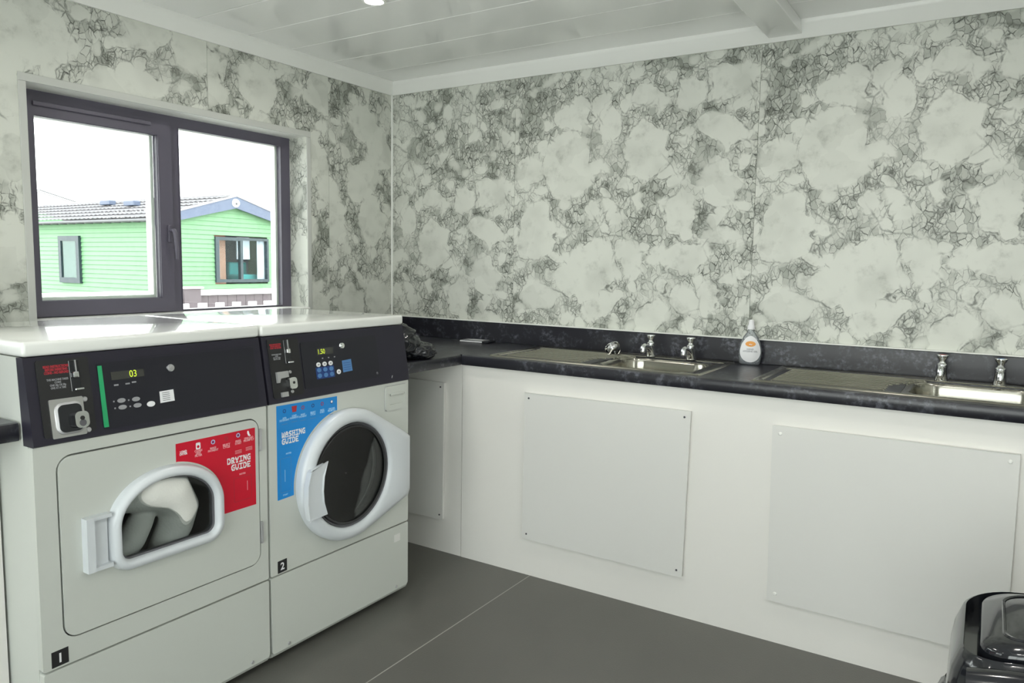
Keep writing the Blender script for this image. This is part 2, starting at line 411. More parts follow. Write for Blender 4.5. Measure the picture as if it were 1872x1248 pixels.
for a, b, z0, z1 in ((Y1, -3.95, -.1, H), (-2.68, -1.893, -.1, H), (-.62, 0.008, -.1, H), (-3.95, -2.68, -.1, 1.10), (-3.95, -2.68, 1.938, H), (-1.893, -.62, -.1, 1.092), (-1.893, -.62, 1.938, H)):
    box(bm, (-WT, a, z0), (-.008, b, z1 + (.012 if z1 == H else 0)))
wlft = fin('wall_left', bm, M['plain_wall'], kind='structure')
PL = FR(0)
edges_ = [-.0, -.476, -1.168, -2.362, -3.556, Y1]
offsL = [(5.3, .31), (6.2, 1.0), (7.0, .2), (4.1, .45), (3.2, .8)]
for i in range(5):
    uvboard('wall_board', wlft, PL, (edges_[i + 1], 0), (edges_[i], H), *offsL[i], holes=HW)
# walls behind the photographer, with an unseen door and window added to light the room
bm = BM()
for a, b, z0, z1 in ((Y1, -3.45, -.1, H), (-1.75, 0, -.1, H), (-3.45, -1.75, 2.1, H)): box(bm, (X1, a, z0), (X1 + WT, b, z1 + .012 * (z1 == H)))
box(bm, (X1, -3.45, -.1), (X1 + WT, -1.75, 0))
wr_ = fin('wall_right', bm, M['plain_wall'], kind='structure')
bm = BM()
for a, b, z0, z1 in ((-WT, .9, -.1, H), (3.9, X1 + WT, -.1, H), (.9, 3.9, 2.05, H), (.9, 3.9, -.1, .35)):
    if z1 > z0: box(bm, (a, Y1 - WT, z0), (b, Y1, z1 + .012 * (z1 == H)))
wf_ = fin('wall_front', bm, M['plain_wall'], kind='structure')
# coving
def prism(bm, prof, p0, p1, axis):
    """extrude 2D profile along x or y"""
    L = []
    for t_ in (p0, p1):
        L.append([(t_, a, b) if axis == 'x' else (a, t_, b) for a, b in prof])
    return loft(L, None, True, True, bm=bm)
cov = [(0, H), (0, 2.247), (.010, 2.247), (.014, 2.253), (.046, 2.292), (.050, 2.300), (.050, H)]
fin('trim_1', prism(BM(), [(-a, b) for a, b in cov], .0, X1, 'x'), M['pvc'], kind='structure', smooth=30)
fin('trim_2', prism(BM(), cov, Y1, 0, 'y'), M['pvc'], kind='structure', smooth=30)
fin('trim_3', BX((0, -.010, 1.0), (.010, 0, 2.25), bev=.003), M['pvc'], kind='structure')
# boxed joint beam across the ceiling
fin('trim_4', BX((2.035, Y1, 2.262), (2.165, -.02, H), bev=.003), M['ceil'], kind='structure')
# mastic bead over the upstand
fin('trim_5', BX((0, -.026, 1.0325), (X1, -.0, 1.0375), bev=.0015, seg=1), M['pvc'], kind='structure')

# ------------------------------------------------------------------ windows
def window(n, y0, y1, z0, z1, label=None):
    P = FR(-.12)
    root = empty('window_%d' % n, (-.12, (y0 + y1) / 2, z0), kind='structure')
    # reveal lining (printed board) and pale corner angle
    for a, b in (((y1 - .004, z0, 0), (y1, z1, .12)), ((y0, z0, 0), (y0 + .004, z1, .12)), ):
        bm = BM(); box(bm, a, b, P)
        uv = bm.loops.layers.uv.new('UVMap')
        for f_ in bm.faces:
            for l in f_.loops: l[uv].uv = (l.vert.co.x * 1.0 + 5.9, l.vert.co.z + .1)
        fin('reveal_board', bm, M['marble'], root)
    fin('reveal_head', BX((y0, z1 - .004, 0), (y1, z1, .12), P), M['pvc'], root)
    fin('sill', BX((y0, z0, -.02), (y1, z0 + .012, .135), P, bev=.004), M['pvc'], root)
    for a, b in (((y0 - .022, z1 - .004, .118), (y1 + .022, z1 + .024, .124)), ((y1 - .004, z0, .118), (y1 + .022, z1 - .0041, .124)), ((y0 - .022, z0, .118), (y0 + .004, z1 - .0041, .124))):
        fin('corner_angle', BX(a, b, P, bev=.002), M['trimgrey'], root)
    # outer frame
    ym = y0 + (y1 - y0) * .4899
    zi0 = z0 + .012
    out = [(y0 + .004, zi0), (y1 - .004, zi0), (y1 - .004, z1 - .004), (y0 + .004, z1 - .004)]
    hl = [(y0 + .035, zi0 + .03), (ym - .035, zi0 + .03), (ym - .035, z1 - .04), (y0 + .035, z1 - .04)]
    hr = [(ym + .035, zi0 + .006), (y1 - .062, zi0 + .006), (y1 - .062, z1 - .048), (ym + .035, z1 - .048)]
    fin('frame', plate(out, [hl, hr], -.045, -.001, P), M['upvc'], root)
    # opening sash on the left
    so = [(y0 + .022, zi0 + .004), (ym - .008, zi0 + .004), (ym - .008, z1 - .032), (y0 + .022, z1 - .032)]
    si = [(y0 + .075, zi0 + .062), (ym - .068, zi0 + .062), (ym - .068, z1 - .095), (y0 + .075, z1 - .095)]
    sash = fin('sash', plate(so, [si], -.0009, .016, P), M['upvc'], root)
    fin('glazing_bead', plate(si, [offs(si, -.003)], -.018, .010, P), M['upvc'], sash)
    fin('outer_bead', plate(si, [[(p_[0] + (.003 if p_[0] < ym - .3 else -.015), p_[1] + (.014 if p_[1] < 1.4 else -.003)) for p_ in si]], -.060, -.0221, P), M['pvc'], sash)
    fin('pane', BX((si[0][0] - .004, si[0][1] - .004, -.022), (si[1][0] + .004, si[2][1] + .004, -.018), P), M['glass'], sash)
    fin('pane', BX((hr[0][0] - .004, hr[0][1] - .004, -.026), (hr[1][0] + .004, hr[2][1] + .004, -.022), P), M['glass'], root)
    fin('glazing_bead', plate(hr, [offs(hr, -.003)], -.0219, .004, P), M['upvc'], root)
    fin('outer_bead', plate(hr, [[(p_[0] + (.003 if p_[0] < ym + .3 else -.014), p_[1] + (.001 if p_[1] < 1.4 else -.003)) for p_ in hr]], -.060, -.0261, P), M['pvc'], root)
    # outside sill
    fin('outer_sill', BX((y0 - .03, z0 - .02, -.12), (y1 + .03, z0 + .012, -.046), P, bev=.003), M['pvc'], root)
    # trickle vent along the head
    fin('vent_cover', BX((y0 + .07, z1 - .062, .0165), (ym - .10, z1 - .045, .026), P, bev=.003), M['upvc'], root)
    # handle
    h = fin('handle_plate', BX((ym - .037, 1.40, .0165), (ym - .017, 1.475, .026), P, bev=.004), M['upvc'], root)
    fin('handle', tube([(ym - .027, 1.452, .02), (ym - .027, 1.452, .048), (ym - .026, 1.44, .055), (ym - .018, 1.36, .052), (ym - .017, 1.33, .050)], [.009, .009, .009, .0075, .006], 12, M=P), M['upvc'], h, smooth=True)
window(1, -1.893, -.62, 1.092, 1.938)
window(2, -3.95, -2.68, 1.10, 1.938)
# half glazed door and rear window, unseen, added for daylight behind the photographer
d = empty('door_1', (X1, -2.6, 0), kind='structure')
PD = Matrix(((0, 0, -1, X1), (-1, 0, 0, 0), (0, 1, 0, 0), (0, 0, 0, 1)))
fin('door_leaf', BX((1.753, .003, -.08), (2.597, 2.097, -.03), PD), M['pvc'], d)  # unseen solid leaf, added to cut the light on the machine fronts
for a, b in ((2.6, 3.45),):
    o_ = [(a + .003, .003), (b - .003, .003), (b - .003, 2.097), (a + .003, 2.097)]; i_ = [(a + .09, .12), (b - .09, .12), (b - .09, 2.0), (a + .09, 2.0)]
    lf = fin('door_leaf', plate(o_, [i_], -.08, -.03, PD), M['upvc'], d)
    fin('pane', BX((a + .085, .115, -.058), (b - .085, 2.005, -.052), PD), M['glass'], lf)
w3 = empty('window_3', (2.4, Y1, .35), kind='structure')  # unseen, added and made large to light the sink wall
PF = Matrix(((-1, 0, 0, 0), (0, 0, 1, Y1), (0, 1, 0, 0), (0, 0, 0, 1)))
o_ = [(-3.897, .353), (-.903, .353), (-.903, 2.047), (-3.897, 2.047)]
fin('frame', plate(o_, [[(-3.84, .42), (-2.43, .42), (-2.43, 1.98), (-3.84, 1.98)], [(-2.37, .42), (-.96, .42), (-.96, 1.98), (-2.37, 1.98)]], -.1, -.04, PF), M['upvc'], w3)
for a, b in ((-3.85, -2.42), (-2.38, -.95)): fin('pane', BX((a, .41, -.075), (b, 1.99, -.07), PF), M['glass'], w3)

# ------------------------------------------------------------------ recessed downlights, all but the first added out of view for light
for i, (x, y) in enumerate(DOWN):
    lab = ['lit white recessed downlight in the ceiling, at the top edge of the photo', 'added out-of-view ceiling downlight above the floor in front of the middle access panel', 'added out-of-view ceiling downlight nearest the right end of the sink wall', 'added out-of-view ceiling downlight nearest the dryer and left worktop', 'added out-of-view ceiling downlight almost above the photographer', 'added out-of-view ceiling downlight near the glazed door'][i]
    e = empty('downlight', (x, y, H - .01), lab, 'light', 'recessed ceiling downlights')
    MT = T(x, y, H)
    fin('bezel', lathe([(.034, -.002), (.036, -.008), (.045, -.007), (.050, -.001), (.050, 0)], MT, 36, caps=False), M['pvc'], e, smooth=True)
    fin('lens', lathe([(.001, -.0075), (.0345, -.0065), (.0345, -.003), (.001, -.003)], MT, 32), M['lamp'], e)
    l = bpy.data.lights.new('lamp', 'AREA'); l.shape = 'DISK'; l.size = .065; l.energy = DOWN_W; l.color = (1, .97, .90)
    lo = bpy.data.objects.new('lamp', l); COL.objects.link(lo); lo.location = (x, y, H - .012); lo.parent = e; lo.matrix_parent_inverse = T(-x, -y, -(H - .01))
    lo.location = (x, y, H - .012)

# ------------------------------------------------------------------ outdoors
GZ = -.55
fin('ground', BX((-60, -40, GZ - .1), (-.4, 60, GZ)), M['bounce_ground'], kind='structure')
GX = -14.0; LY = 7.404; RY = 11.85; EZ = 2.27; APY = 9.62; APZ = 2.74; BX0 = -25.0; LZ = -.1
lod = empty('holiday_lodge', (GX - 4, 9.6, GZ), 'green clad lodge with a pale ribbed roof and blue grey bargeboards, seen through the window', 'building')
fin('wall_core', BX((BX0, LY + .03, LZ), (GX - 2.2, RY - .03, EZ)), M['clad'], lod)
# gable room box with window hole : side walls, back
fin('wall_core', BX((GX - 2.2, LY + .03, LZ), (GX - .03, LY + .12, EZ)), M['clad'], lod)
fin('wall_core', BX((GX - 2.2, RY - .12, LZ), (GX - .03, RY - .03, EZ)), M['clad'], lod)
fin('room_back', BX((GX - 2.2, LY + .13, LZ), (GX - 2.1, RY - .13, EZ)), M['roomdark'], lod)
fin('skirting', BX((BX0, LY - .01, GZ), (GX + .01, RY + .01, LZ)), M['fence'], lod)
pitch = .115
GW = (9.04, .75, 10.72, 1.925)
k = 0; z = LZ
gb = None
def wedge(bm, p0, p1, z0, z1, axis, base, sgn):
    """lap board: bottom edge proud"""
    pr = [(base, z0), (base + sgn * .03, z0), (base + sgn * .008, z1), (base, z1)]
    L = [[((q[0], t_, q[1]) if axis == 'y' else (t_, q[0], q[1])) for q in pr] for t_ in (p0, p1)]
    return loft(L, None, True, True, bm=bm)
while z < APZ:
    z2 = z + pitch
    # gable face : board spans limited by roof slope
    if z < EZ: a, b = LY, RY
    else:
        tt = (z + .02 - EZ) / (APZ - EZ)
        if tt > .98: break
        a = LY + (APY - LY) * tt; b = RY - (RY - APY) * tt
    bm = BM()
    if z2 > GW[1] and z < GW[3]:
        wedge(bm, a, GW[0], z, z2, 'y', GX - .03, 1); fin('cladding_board', bm, M['clad'], lod); bm = BM(); wedge(bm, GW[2], b, z, z2, 'y', GX - .03, 1)
    else: wedge(bm, a, b, z, z2, 'y', GX - .03, 1)
    fin('cladding_board', bm, M['clad'], lod)
    if z < EZ - .02:
        bm = BM()
        wedge(bm, BX0, GX, z, min(z2, EZ), 'x', LY + .03, -1)
        fin('cladding_board', bm, M['clad2'], lod)
    z = z2
fin('corner_post', BX((GX - .05, LY - .03, LZ), (GX + .03, LY + .05, EZ)), M['pvc'], lod)
fin('gable_core', plate([(LY + .05, EZ), (RY - .05, EZ), (APY, APZ)], [], -.3, -.04, FR(GX)), M['clad'], lod)
# gable window
wd = fin('lodge_window', plate([(GW[0], GW[1]), (GW[2], GW[1]), (GW[2], GW[3]), (GW[0], GW[3])], [[(9.14, .83), (9.79, .83), (9.79, 1.84), (9.14, 1.84)], [(9.87, .83), (10.66, .83), (10.66, 1.86), (9.87, 1.86)]], -.06, .05, FR(GX)), M['lodgeframe'], lod)
fin('pane', BX((GX - .01, 9.12, .80), (GX, 10.68, 1.88)), M['lodgeglass'], wd)
def curtain(y0, y1, z0, z1, x, par):
    bm = BM(); n = 14; L = []
    for i in range(n + 1):
        yy = y0 + (y1 - y0) * i / n; xx = x + .02 * math.sin(i * 1.9)
        L.append([(xx, yy, z0), (xx, yy, z1), (xx - .01, yy, z1), (xx - .01, yy, z0)])
    fin('curtain', loft(L, None, True, True, bm=bm), M['curtain'], par, smooth=True)
curtain(9.12, 9.24, .82, 1.86, GX - .10, lod); curtain(10.44, 10.66, .82, 1.86, GX - .10, lod)
fin('timber_wall', BX((GX - .40, 9.16, .4), (GX - .32, 9.60, 2.1)), M['timber'], lod)
fin('inner_blind', BX((GX - .34, 9.95, 1.36), (GX - .30, 10.36, 1.95)), M['curtain'], lod)
bm = BM(); box(bm, (GX - .9, 10.05, .72), (GX - .3, 10.62, .95), bev=.05, seg=3); box(bm, (GX - .95, 10.05, .9), (GX - .75, 10.62, 1.28), bev=.05, seg=3)
fin('teal_seat', bm, M['teal'], lod, smooth=40)
# side window
wd = fin('lodge_window', plate([(-18.33, .66), (-17.30, .66), (-17.30, 1.90), (-18.33, 1.90)], [[(-18.2, .80), (-17.45, .80), (-17.45, 1.77), (-18.2, 1.77)]], -.02, .06, FY(LY)), M['lodgeframe'], lod)
fin('pane', BX((-18.21, LY - .035, .79), (-17.44, LY - .028, 1.78)), M['lodgeglass'], wd)
fin('blind', BX((-18.2, LY - .012, .80), (-17.45, LY - .002, 1.77)), M['blind'], wd)
# roof : ribbed sheets either side of the ridge
RZ = 3.02
def roofside(y_e, z_e, name):
    bm = BM(); nx = 220; L = []
    x0, x1 = BX0 - .1, GX + .16
    d_ = Vector((0, APY - y_e, RZ - z_e)).normalized(); nn = Vector((0, -d_.z, d_.y)); nn = nn if nn.z > 0 else -nn
    for row in range(5):
        t0, t1 = row / 5, (row + 1) / 5
        for i in range(nx):
            pass
    rows = 6
    for rw in range(rows):
        a = Vector((0, y_e, z_e)).lerp(Vector((0, APY, RZ)), rw / rows); b = Vector((0, y_e, z_e)).lerp(Vector((0, APY, RZ)), (rw + 1) / rows + .01)
        A = []; B = []
        for i in range(nx + 1):
            x = x0 + (x1 - x0) * i / nx; w = .011 * math.sin(i * PI / 2)
            A.append(bm.verts.new((x, a.y + nn.y * (w + .03), a.z + nn.z * (w + .03)))); B.append(bm.verts.new((x, b.y + nn.y * w, b.z + nn.z * w)))
        for i in range(nx): bm.faces.new((A[i], A[i + 1], B[i + 1], B[i]))
    r_ = bmesh.ops.solidify(bm, geom=bm.faces[:], thickness=.012)
    return fin(name, bm, M['rooftile'], lod)
roofside(LY - .22, 2.29, 'roof_sheet'); roofside(RY + .22, 2.29, 'roof_sheet')
fin('ridge_cap', tube([(BX0 - .1, APY, RZ + .005), (GX + .16, APY, RZ + .005)], .05, 8), M['rooftile'], lod)
fin('gutter', tube([(BX0, LY - .22, 2.245), (GX + .12, LY - .22, 2.245)], .035, 8), M['gutter'], lod)
bm = BM()
for i in range(26):
    x = GX - .2 - i * .42; box(bm, (x, LY - .2, 2.2), (x + .08, LY - .02, 2.24))
fin('soffit_bracket', bm, M['gutter'], lod, kind='stuff')
PG = FR(GX + .10)
for s_, ye in ((1, LY - .24), (-1, RY + .24)):
    pts = [(ye, 2.26), (ye, 2.08), (APY, 2.68), (APY, 2.98)]
    if s_ < 0: pts = pts[::-1]
    fin('bargeboard', plate(pts, [], 0, .05, PG), M['barge'], lod)
    cap = [(ye, 2.26), (APY, 2.98), (APY, 3.03), (ye, 2.31)]
    fin('barge_cap', plate(cap if s_ > 0 else cap[::-1], [], -.02, .07, PG), M['rooftile'], lod)
lamp_ = fin('gable_roundel', lathe([(.001, .03), (.10, .03), (.11, .0), (.11, -.01)], PG @ T(APY - .03, 2.81, .055), 24), M['pvc'], lod)
fin('roundel_mark', lathe([(.001, .04), (.03, .04), (.035, .03)], PG @ T(APY - .03, 2.79, .056), 12), M['dark_ink'], lamp_)
for x, y_, z_ in ((-16.9, 8.6, 2.83), (-18.6, 8.9, 2.92)):
    bm = BM(); box(bm, (x - .25, y_ - .10, z_ - .08), (x + .25, y_ + .10, z_ + .05), bev=.02); fin('roof_flue', bm, M['barge'], lod)
# second lodge further off : only the ridge shows
l2 = empty('far_lodge', (-45, 17, GZ), 'distant lodge whose pale roof shows above the green lodge, at the left of the window', 'building')
fin('wall', BX((-52, 13.4, GZ), (-40.2, 20.8, 3.75)), M['clad'], l2)
fin('roof', plate([(13.0, 3.75), (21.2, 3.75), (17.2, 4.80)], [], 0, 12.4, FR(-52.2)), M['rooftile'], l2)
for a_, b_ in (((13.0, 3.80), (17.2, 4.85)), ((17.2, 4.85), (21.2, 3.80))):
    fin('verge', tube([(-39.7, a_[0], a_[1]), (-39.7, b_[0], b_[1])], .035, 6), M['gutter'], l2)
# brown fence with a pale capping and white pickets nearer the window
fe = empty('timber_fence', (-6, 3, GZ), 'brown grey board fence with white capping rail in front of the green lodge', 'fence')
fx = -6.0
def onfx(zq): return zq
for i in range(46):
    y_ = 1.0 + i * .15
    fin('fence_board', BX((fx - .02, y_ + .003, GZ), (fx, y_ + .147, .86)), M['fence'], fe)
fin('capping_rail', BX((fx - .06, .98, .86), (fx + .04, 7.95, .93)), M['picket'], fe)
fin('fence_post', BX((fx + .001, 2.68, GZ), (fx + .10, 2.92, .95)), M['fence'], fe)
fin('post_cap', BX((fx - .02, 2.65, .951), (fx + .13, 2.95, .975), bev=.01), M['picket'], fe)
pf = empty('picket_fence', (-4, 2, GZ), 'white picket fence with square tops just outside the window', 'fence')
for i in range(24):
    y_ = -.2 + .208 * i - .05 + .126
    fin('picket', BX((-4.0, y_, GZ), (-3.975, y_ + .10, .884), bev=.004, seg=1), M['picket'], pf)
fin('rail', BX((-4.035, -.5, .62), (-4.0, 5.0, .70)), M['picket'], pf)
fin('rail', BX((-4.035, -.5, -.2), (-4.0, 5.0, -.12)), M['picket'], pf)

# ------------------------------------------------------------------ worktops
HC = .9314; HB = .8864; WD = .5725; XI = .912
S1 = (1.02, 1.975); S2 = (2.16, 3.115)
wt = empty('worktop', (1.6, -.3, HB), 'long dark slate laminate worktop holding both steel sinks', 'worktop')
bm = BM()
def wbox(x0, y0, x1, y1): box(bm, (x0, y0, HB), (x1, y1, HC))
bowls = []
for s in (S1, S2): bowls.append((s[0] + .475, -.50, s[0] + .905, -.12))
xs = [0.001]
for b in bowls: xs += [b[0], b[2]]
xs.append(X1 - .002)
FYB = -WD + .012
for i in range(len(xs) - 1):
    if i % 2 == 0: wbox(xs[i], FYB, xs[i + 1], -.001)
    else: wbox(xs[i], FYB, xs[i + 1], -.50); wbox(xs[i], -.12, xs[i + 1], -.001)
fin('worktop_board', bm, M['laminate'], wt)
nosx = [(-WD + .012, HB), (-WD + .003, HB), (-WD, HB + .004), (-WD, HC - .008), (-WD + .003, HC - .002), (-WD + .012, HC)]
fin('front_edge', prism(BM(), nosx, XI, X1 - .002, 'x'), M['laminate'], wt, smooth=50)
fin('return_board', BX((0, -.978, HB), (XI - .012, FYB, HC)), M['laminate'], wt)
bm = BM(); box(bm, (XI - .012, -WD + .012, HB), (XI, FYB, HC))
nosy = [(XI - .012, HB), (XI - .003, HB), (XI, HB + .004), (XI, HC - .008), (XI - .003, HC - .002), (XI - .012, HC)]
fin('return_edge', prism(BM(), nosy, -.978, -WD, 'y'), M['laminate'], wt, smooth=50)
fin('upstand', BX((.001, -.02, HC), (X1 - .002, -.001, 1.0325), bev=.002), M['laminate'], wt)
fin('upstand', BX((0, -.978, HC), (.02, -.0205, 1.0325), bev=.002), M['laminate'], wt)
wt2 = empty('worktop', (.45, -3.4, HB), 'dark worktop end at the far left, left of the dryer', 'worktop')
fin('worktop_board', BX((.001, Y1 + .001, HB), (.8931, -2.367, HC)), M['laminate'], wt2)
fin('front_edge', prism(BM(), [(a - .007, b) for a, b in nosy], Y1 + .001, -2.367, 'y'), M['laminate'], wt2, smooth=50)
fin('upstand', BX((0, Y1, HC), (.02, -2.372, 1.0325)), M['laminate'], wt2)

# ------------------------------------------------------------------ base unit boards with screwed access panels
bu = empty('base_unit', (2.4, -.555, 0), 'long cream white boxed base unit under the sink worktop', 'cabinet')
PBu = FY(-.5525)
fin('fascia_board', BX((0, 0, -.012), (.903, HB - .001, 0), PBu), M['fascia'], bu)
fin('fascia_board', BX((.9060, 0, -.012), (X1 - .002, HB - .001, .0015), PBu), M['fascia'], bu)
screw0 = None
def access(name, quad, screws, mat, dark, parent, P):
    pts = quad
    bm = plate(pts, [], .0015, .0185, P)
    es = [e for e in bm.edges if len(e.link_faces) == 2 and e.calc_face_angle(0) > .5]
    bmesh.ops.bevel(bm, geom=es, offset=.0016, segments=1, affect='EDGES')
    o = fin(name, bm, mat, parent)
    for (a, b) in screws:
        s = fin('screw_cap', lathe([(q_[0] * (.62 if dark else 1.), q_[1]) for q_ in ((.001, .0035), (.004, .0035), (.0062, .0015), (.0066, 0), (.0066, -.001))], P @ T(a, b, .0187), 14), M['dark_ink'] if dark else M['pvc'], o, smooth=True)
        if dark: pass
    return o
access('access_panel', [(.20, .155), (.809, .159), (.813, .795), (.20, .800)], [(.795, .775), (.793, .18), (.22, .18)], M['panel'], True, bu, PBu)
access('access_panel', [(1.243, .166), (1.951, .163), (1.960, .801), (1.242, .797)], [(1.262, .775), (1.938, .778), (1.262, .188), (1.930, .187)], M['panel'], True, bu, PBu)
access('access_panel', [(2.268, .160), (2.977, .155), (2.974, .793), (2.257, .788)], [(2.283, .762), (2.950, .768), (2.293, .187), (2.95, .18)], M['panel'], False, bu, PBu)
bu2 = empty('base_unit', (.79, -3.5, 0), 'white board front under the left worktop beside the dryer', 'cabinet')
fin('fascia_board', BX((.768, Y1 + .002, 0), (.785, -2.367, HB - .001)), M['fascia'], bu2)
fin('end_board', BX((.02, -2.385, 0), (.767, -2.367, HB - .001)), M['fascia'], bu2)

# ------------------------------------------------------------------ sinks
def sdrr(x, y, x0, y0, x1, y1, r_):
    cx, cy = (x0 + x1) / 2, (y0 + y1) / 2
    qx = abs(x - cx) - (x1 - x0) / 2 + r_; qy = abs(y - cy) - (y1 - y0) / 2 + r_
    return math.hypot(max(qx, 0), max(qy, 0)) + min(max(qx, qy), 0) - r_
def sst(t_): t_ = max(0, min(1, t_)); return t_ * t_ * (3 - 2 * t_)
def sink(S0, label):
    x0, x1 = S0; y0, y1 = -.532, -.048
    root = empty('kitchen_sink', ((x0 + x1) / 2, (y0 + y1) / 2, HC), label, 'sink', 'stainless steel sinks set in the long worktop')
    bx0, by0, bx1, by1 = x0 + .50, -.485, x0 + .885, -.145
    def h(x, y):
        e = sdrr(x, y, x0, y0, x1, y1, .025)
        z = .0035
        z += .0022 * sst(1 - abs(e + .007) / .006)
        if e > -.004: z -= .0035 * sst((e + .004) / .004)
        din = sdrr(x, y, x0 + .028, y0 + .03, x1 - .022, y1 - .055, .03)      # pressed well for drainer and bowl
        z -= .006 * sst(-din / .008)
        sd = sdrr(x, y, bx0, by0, bx1, by1, .085)
        z -= .135 * sst((-sd + .004) / .024) ** .9
        z -= .006 * sst(-sd / .15)
        # drainer ribs, cut back on the slant next to the bowl
        xe = bx0 - .085 + .13 * max(0, (y + .33) / .25)
        if sd > .02 and x0 + .05 < x < xe + .02 and y0 + .045 < y < y1 - .07:
            k_ = min(1, (x - x0 - .05) / .015) * min(1, max(0, (xe + .02 - x) / .015))
            z += .0085 * k_ * (.5 + .5 * math.cos((y - y0) * 2 * PI / .036)) ** 1.8
        return z
    nx, ny = 240, 210; bm = BM(); G = []
    for j in range(ny + 1):
        row = []
        for i in range(nx + 1):
            x = x0 + (x1 - x0) * i / nx; y = y0 + (y1 - y0) * j / ny
            z = h(x, y); R_ = .022
            cx = min(max(x, x0 + R_), x1 - R_); cy = min(max(y, y0 + R_), y1 - R_)
            dd = math.hypot(x - cx, y - cy)
            if dd > R_ and (x != cx and y != cy): x = cx + (x - cx) * R_ / dd; y = cy + (y - cy) * R_ / dd
            row.append(bm.verts.new((x, y, HC + z)))
        G.append(row)
    for j in range(ny):
        for i in range(nx): bm.faces.new((G[j][i], G[j][i + 1], G[j + 1][i + 1], G[j + 1][i]))
    o = fin('sink_pressing', bm, M['steel'], root, smooth='all')
    wx, wy = (bx0 + bx1) / 2, (by0 + by1) / 2
    fin('waste', lathe([(.001, -.004), (.018, -.004), (.024, .001), (.040, .001), (.042, -.002)], T(wx, wy, HC - .1365), 32), M['chrome'], root, smooth=True)
    return root
sink(S1, 'stainless steel sink and ribbed drainer nearest the corner, left of the gel bottle')
sink(S2, 'stainless steel sink and ribbed drainer at the right edge, right of the gel bottle')
def tap(x, y, ringmat, label, rz=0):
    e = empty('pillar_tap', (x, y, HC + .004), label, 'tap', 'chrome pillar taps behind the sinks')
    P = T(x, y, HC + .0045) @ Matrix.Rotation(rz, 4, 'Z')
    # body: slanting column that leans forward to the spout
    prof = [(0, 0, .0, .022, .022), (0, -.002, .006, .021, .021), (0, -.008, .022, .0185, .0195), (0, -.016, .036, .0175, .020), (0, -.024, .046, .0165, .020), (0, -.03, .052, .014, .016)]
    loops = []
    for (px, py, pz, rx, ry) in prof: loops.append([(px + rx * math.cos(a), py + ry * math.sin(a), pz) for a in [2 * PI * k_ / 24 for k_ in range(24)]])
    fin('body', loft(loops, P, True, True), M['chrome'], e, smooth=60)
    fin('spout', tube([(0, -.012, .026), (0, -.035, .040), (0, -.062, .050), (0, -.085, .053), (0, -.094, .050), (0, -.096, .042)], [.013, .0125, .011, .0100, .0098, .0095], 16, M=P), M['chrome'], e, smooth=60)
    fin('nozzle', lathe([(.001, .024), (.0085, .024), (.0095, .026), (.0115, .027), (.0118, .046), (.010, .052), (.001, .054)], P @ T(0, -.096, 0), 20), M['chrome'], e, smooth=40)
    fin('bonnet', lathe([(.014, .040), (.0175, .050), (.0165, .060), (.010, .066), (.0085, .072)], P @ T(0, -.010, 0), 20), M['chrome'], e, smooth=40)
    hd = fin('handle', lathe([(.0085, .068), (.010, .070), (.011, .078), (.017, .085), (.0195, .090), (.0190, .094), (.013, .0955), (.012, .094)], P @ T(0, -.008, 0), 24), M['chrome'], e, smooth=40)
    fin('handle_disc', lathe([(.001, .0960), (.0118, .0958), (.0122, .093)], P @ T(0, -.008, 0), 20), ringmat, hd)
tap(1.610, -.098, M['silver'], 'first chrome tap from the corner, on the sink left of the gel bottle')
tap(1.792, -.098, M['silver'], 'second chrome tap from the corner, just left of the gel bottle')
tap(2.735, -.098, M['redprint'], 'chrome tap with a red disc on its handle, third from the corner')
tap(2.914, -.098, M['bluekey'], 'chrome tap with a blue disc on its handle, nearest the right edge')
# sink strainer leaning on its side
e = empty('sink_strainer', (1.425, -.115, HC + .004), 'chrome basket strainer plug tipped on its side on the drainer by the left tap', 'strainer')
P = T(1.432, -.118, HC + .0285) @ Matrix.Rotation(math.radians(-38), 4, 'Z') @ Matrix.Rotation(math.radians(-52), 4, 'Y')
fin('flange', lathe([(.012, .000), (.030, .002), (.035, .004), (.036, .007), (.033, .008), (.026, .006), (.012, .004)], P, 32, caps=False), M['chrome'], e, smooth=40)
fin('basket', lathe([(.028, .003), (.026, -.010), (.022, -.016), (.010, -.018), (.001, -.018)], P, 28, caps=False), M['brushed'], e, smooth=60)
fin('knob', lathe([(.001, .024), (.007, .024), (.009, .020), (.005, .014), (.0045, .0), (.006, -.018)], P, 16), M['chrome'], e, smooth=40)
fin('rubber_washer', lathe([(.018, -.020), (.026, -.021), (.027, -.024), (.018, -.024)], P, 28, caps=False), M['chrome'], e, smooth=True)
tubpts = [(.0, -.0, -.022), (.0, .0, -.034)]
fin('stem', tube(tubpts, .005, 10, M=P), M['chrome'], e)

# ------------------------------------------------------------------ hand gel bottle
e = empty('gel_bottle', (2.034, -.062, HC), 'clear pump-shouldered hand hygiene gel bottle with white oval label between the sinks', 'bottle')
e['label'] = 'clear plastic hand gel bottle with white cap and oval label, standing between the sinks'
PBt = T(2.034, -.064, HC + .0005) @ Matrix.Rotation(.27, 4, 'Z')
prof = [(.0, .036, .018), (.003, .040, .021), (.012, .0425, .0225), (.04, .0465, .024), (.065, .0455, .0235), (.09, .040, .021), (.115, .030, .017), (.130, .020, .0135), (.138, .0135, .012), (.146, .0125, .0115)]
def ovl(z, rx, ry): return [(rx * math.cos(a), ry * math.sin(a), z) for a in [2 * PI * k_ / 36 for k_ in range(36)]]
body = fin('bottle_body', loft([ovl(*p_) for p_ in prof], PBt, True, True), M['clear'], e, smooth=60)
gel = fin('gel', loft([ovl(z + .004, rx * .93, ry * .9) for z, rx, ry in prof[:4]], PBt, True, True), M['clear'], e, smooth=60)
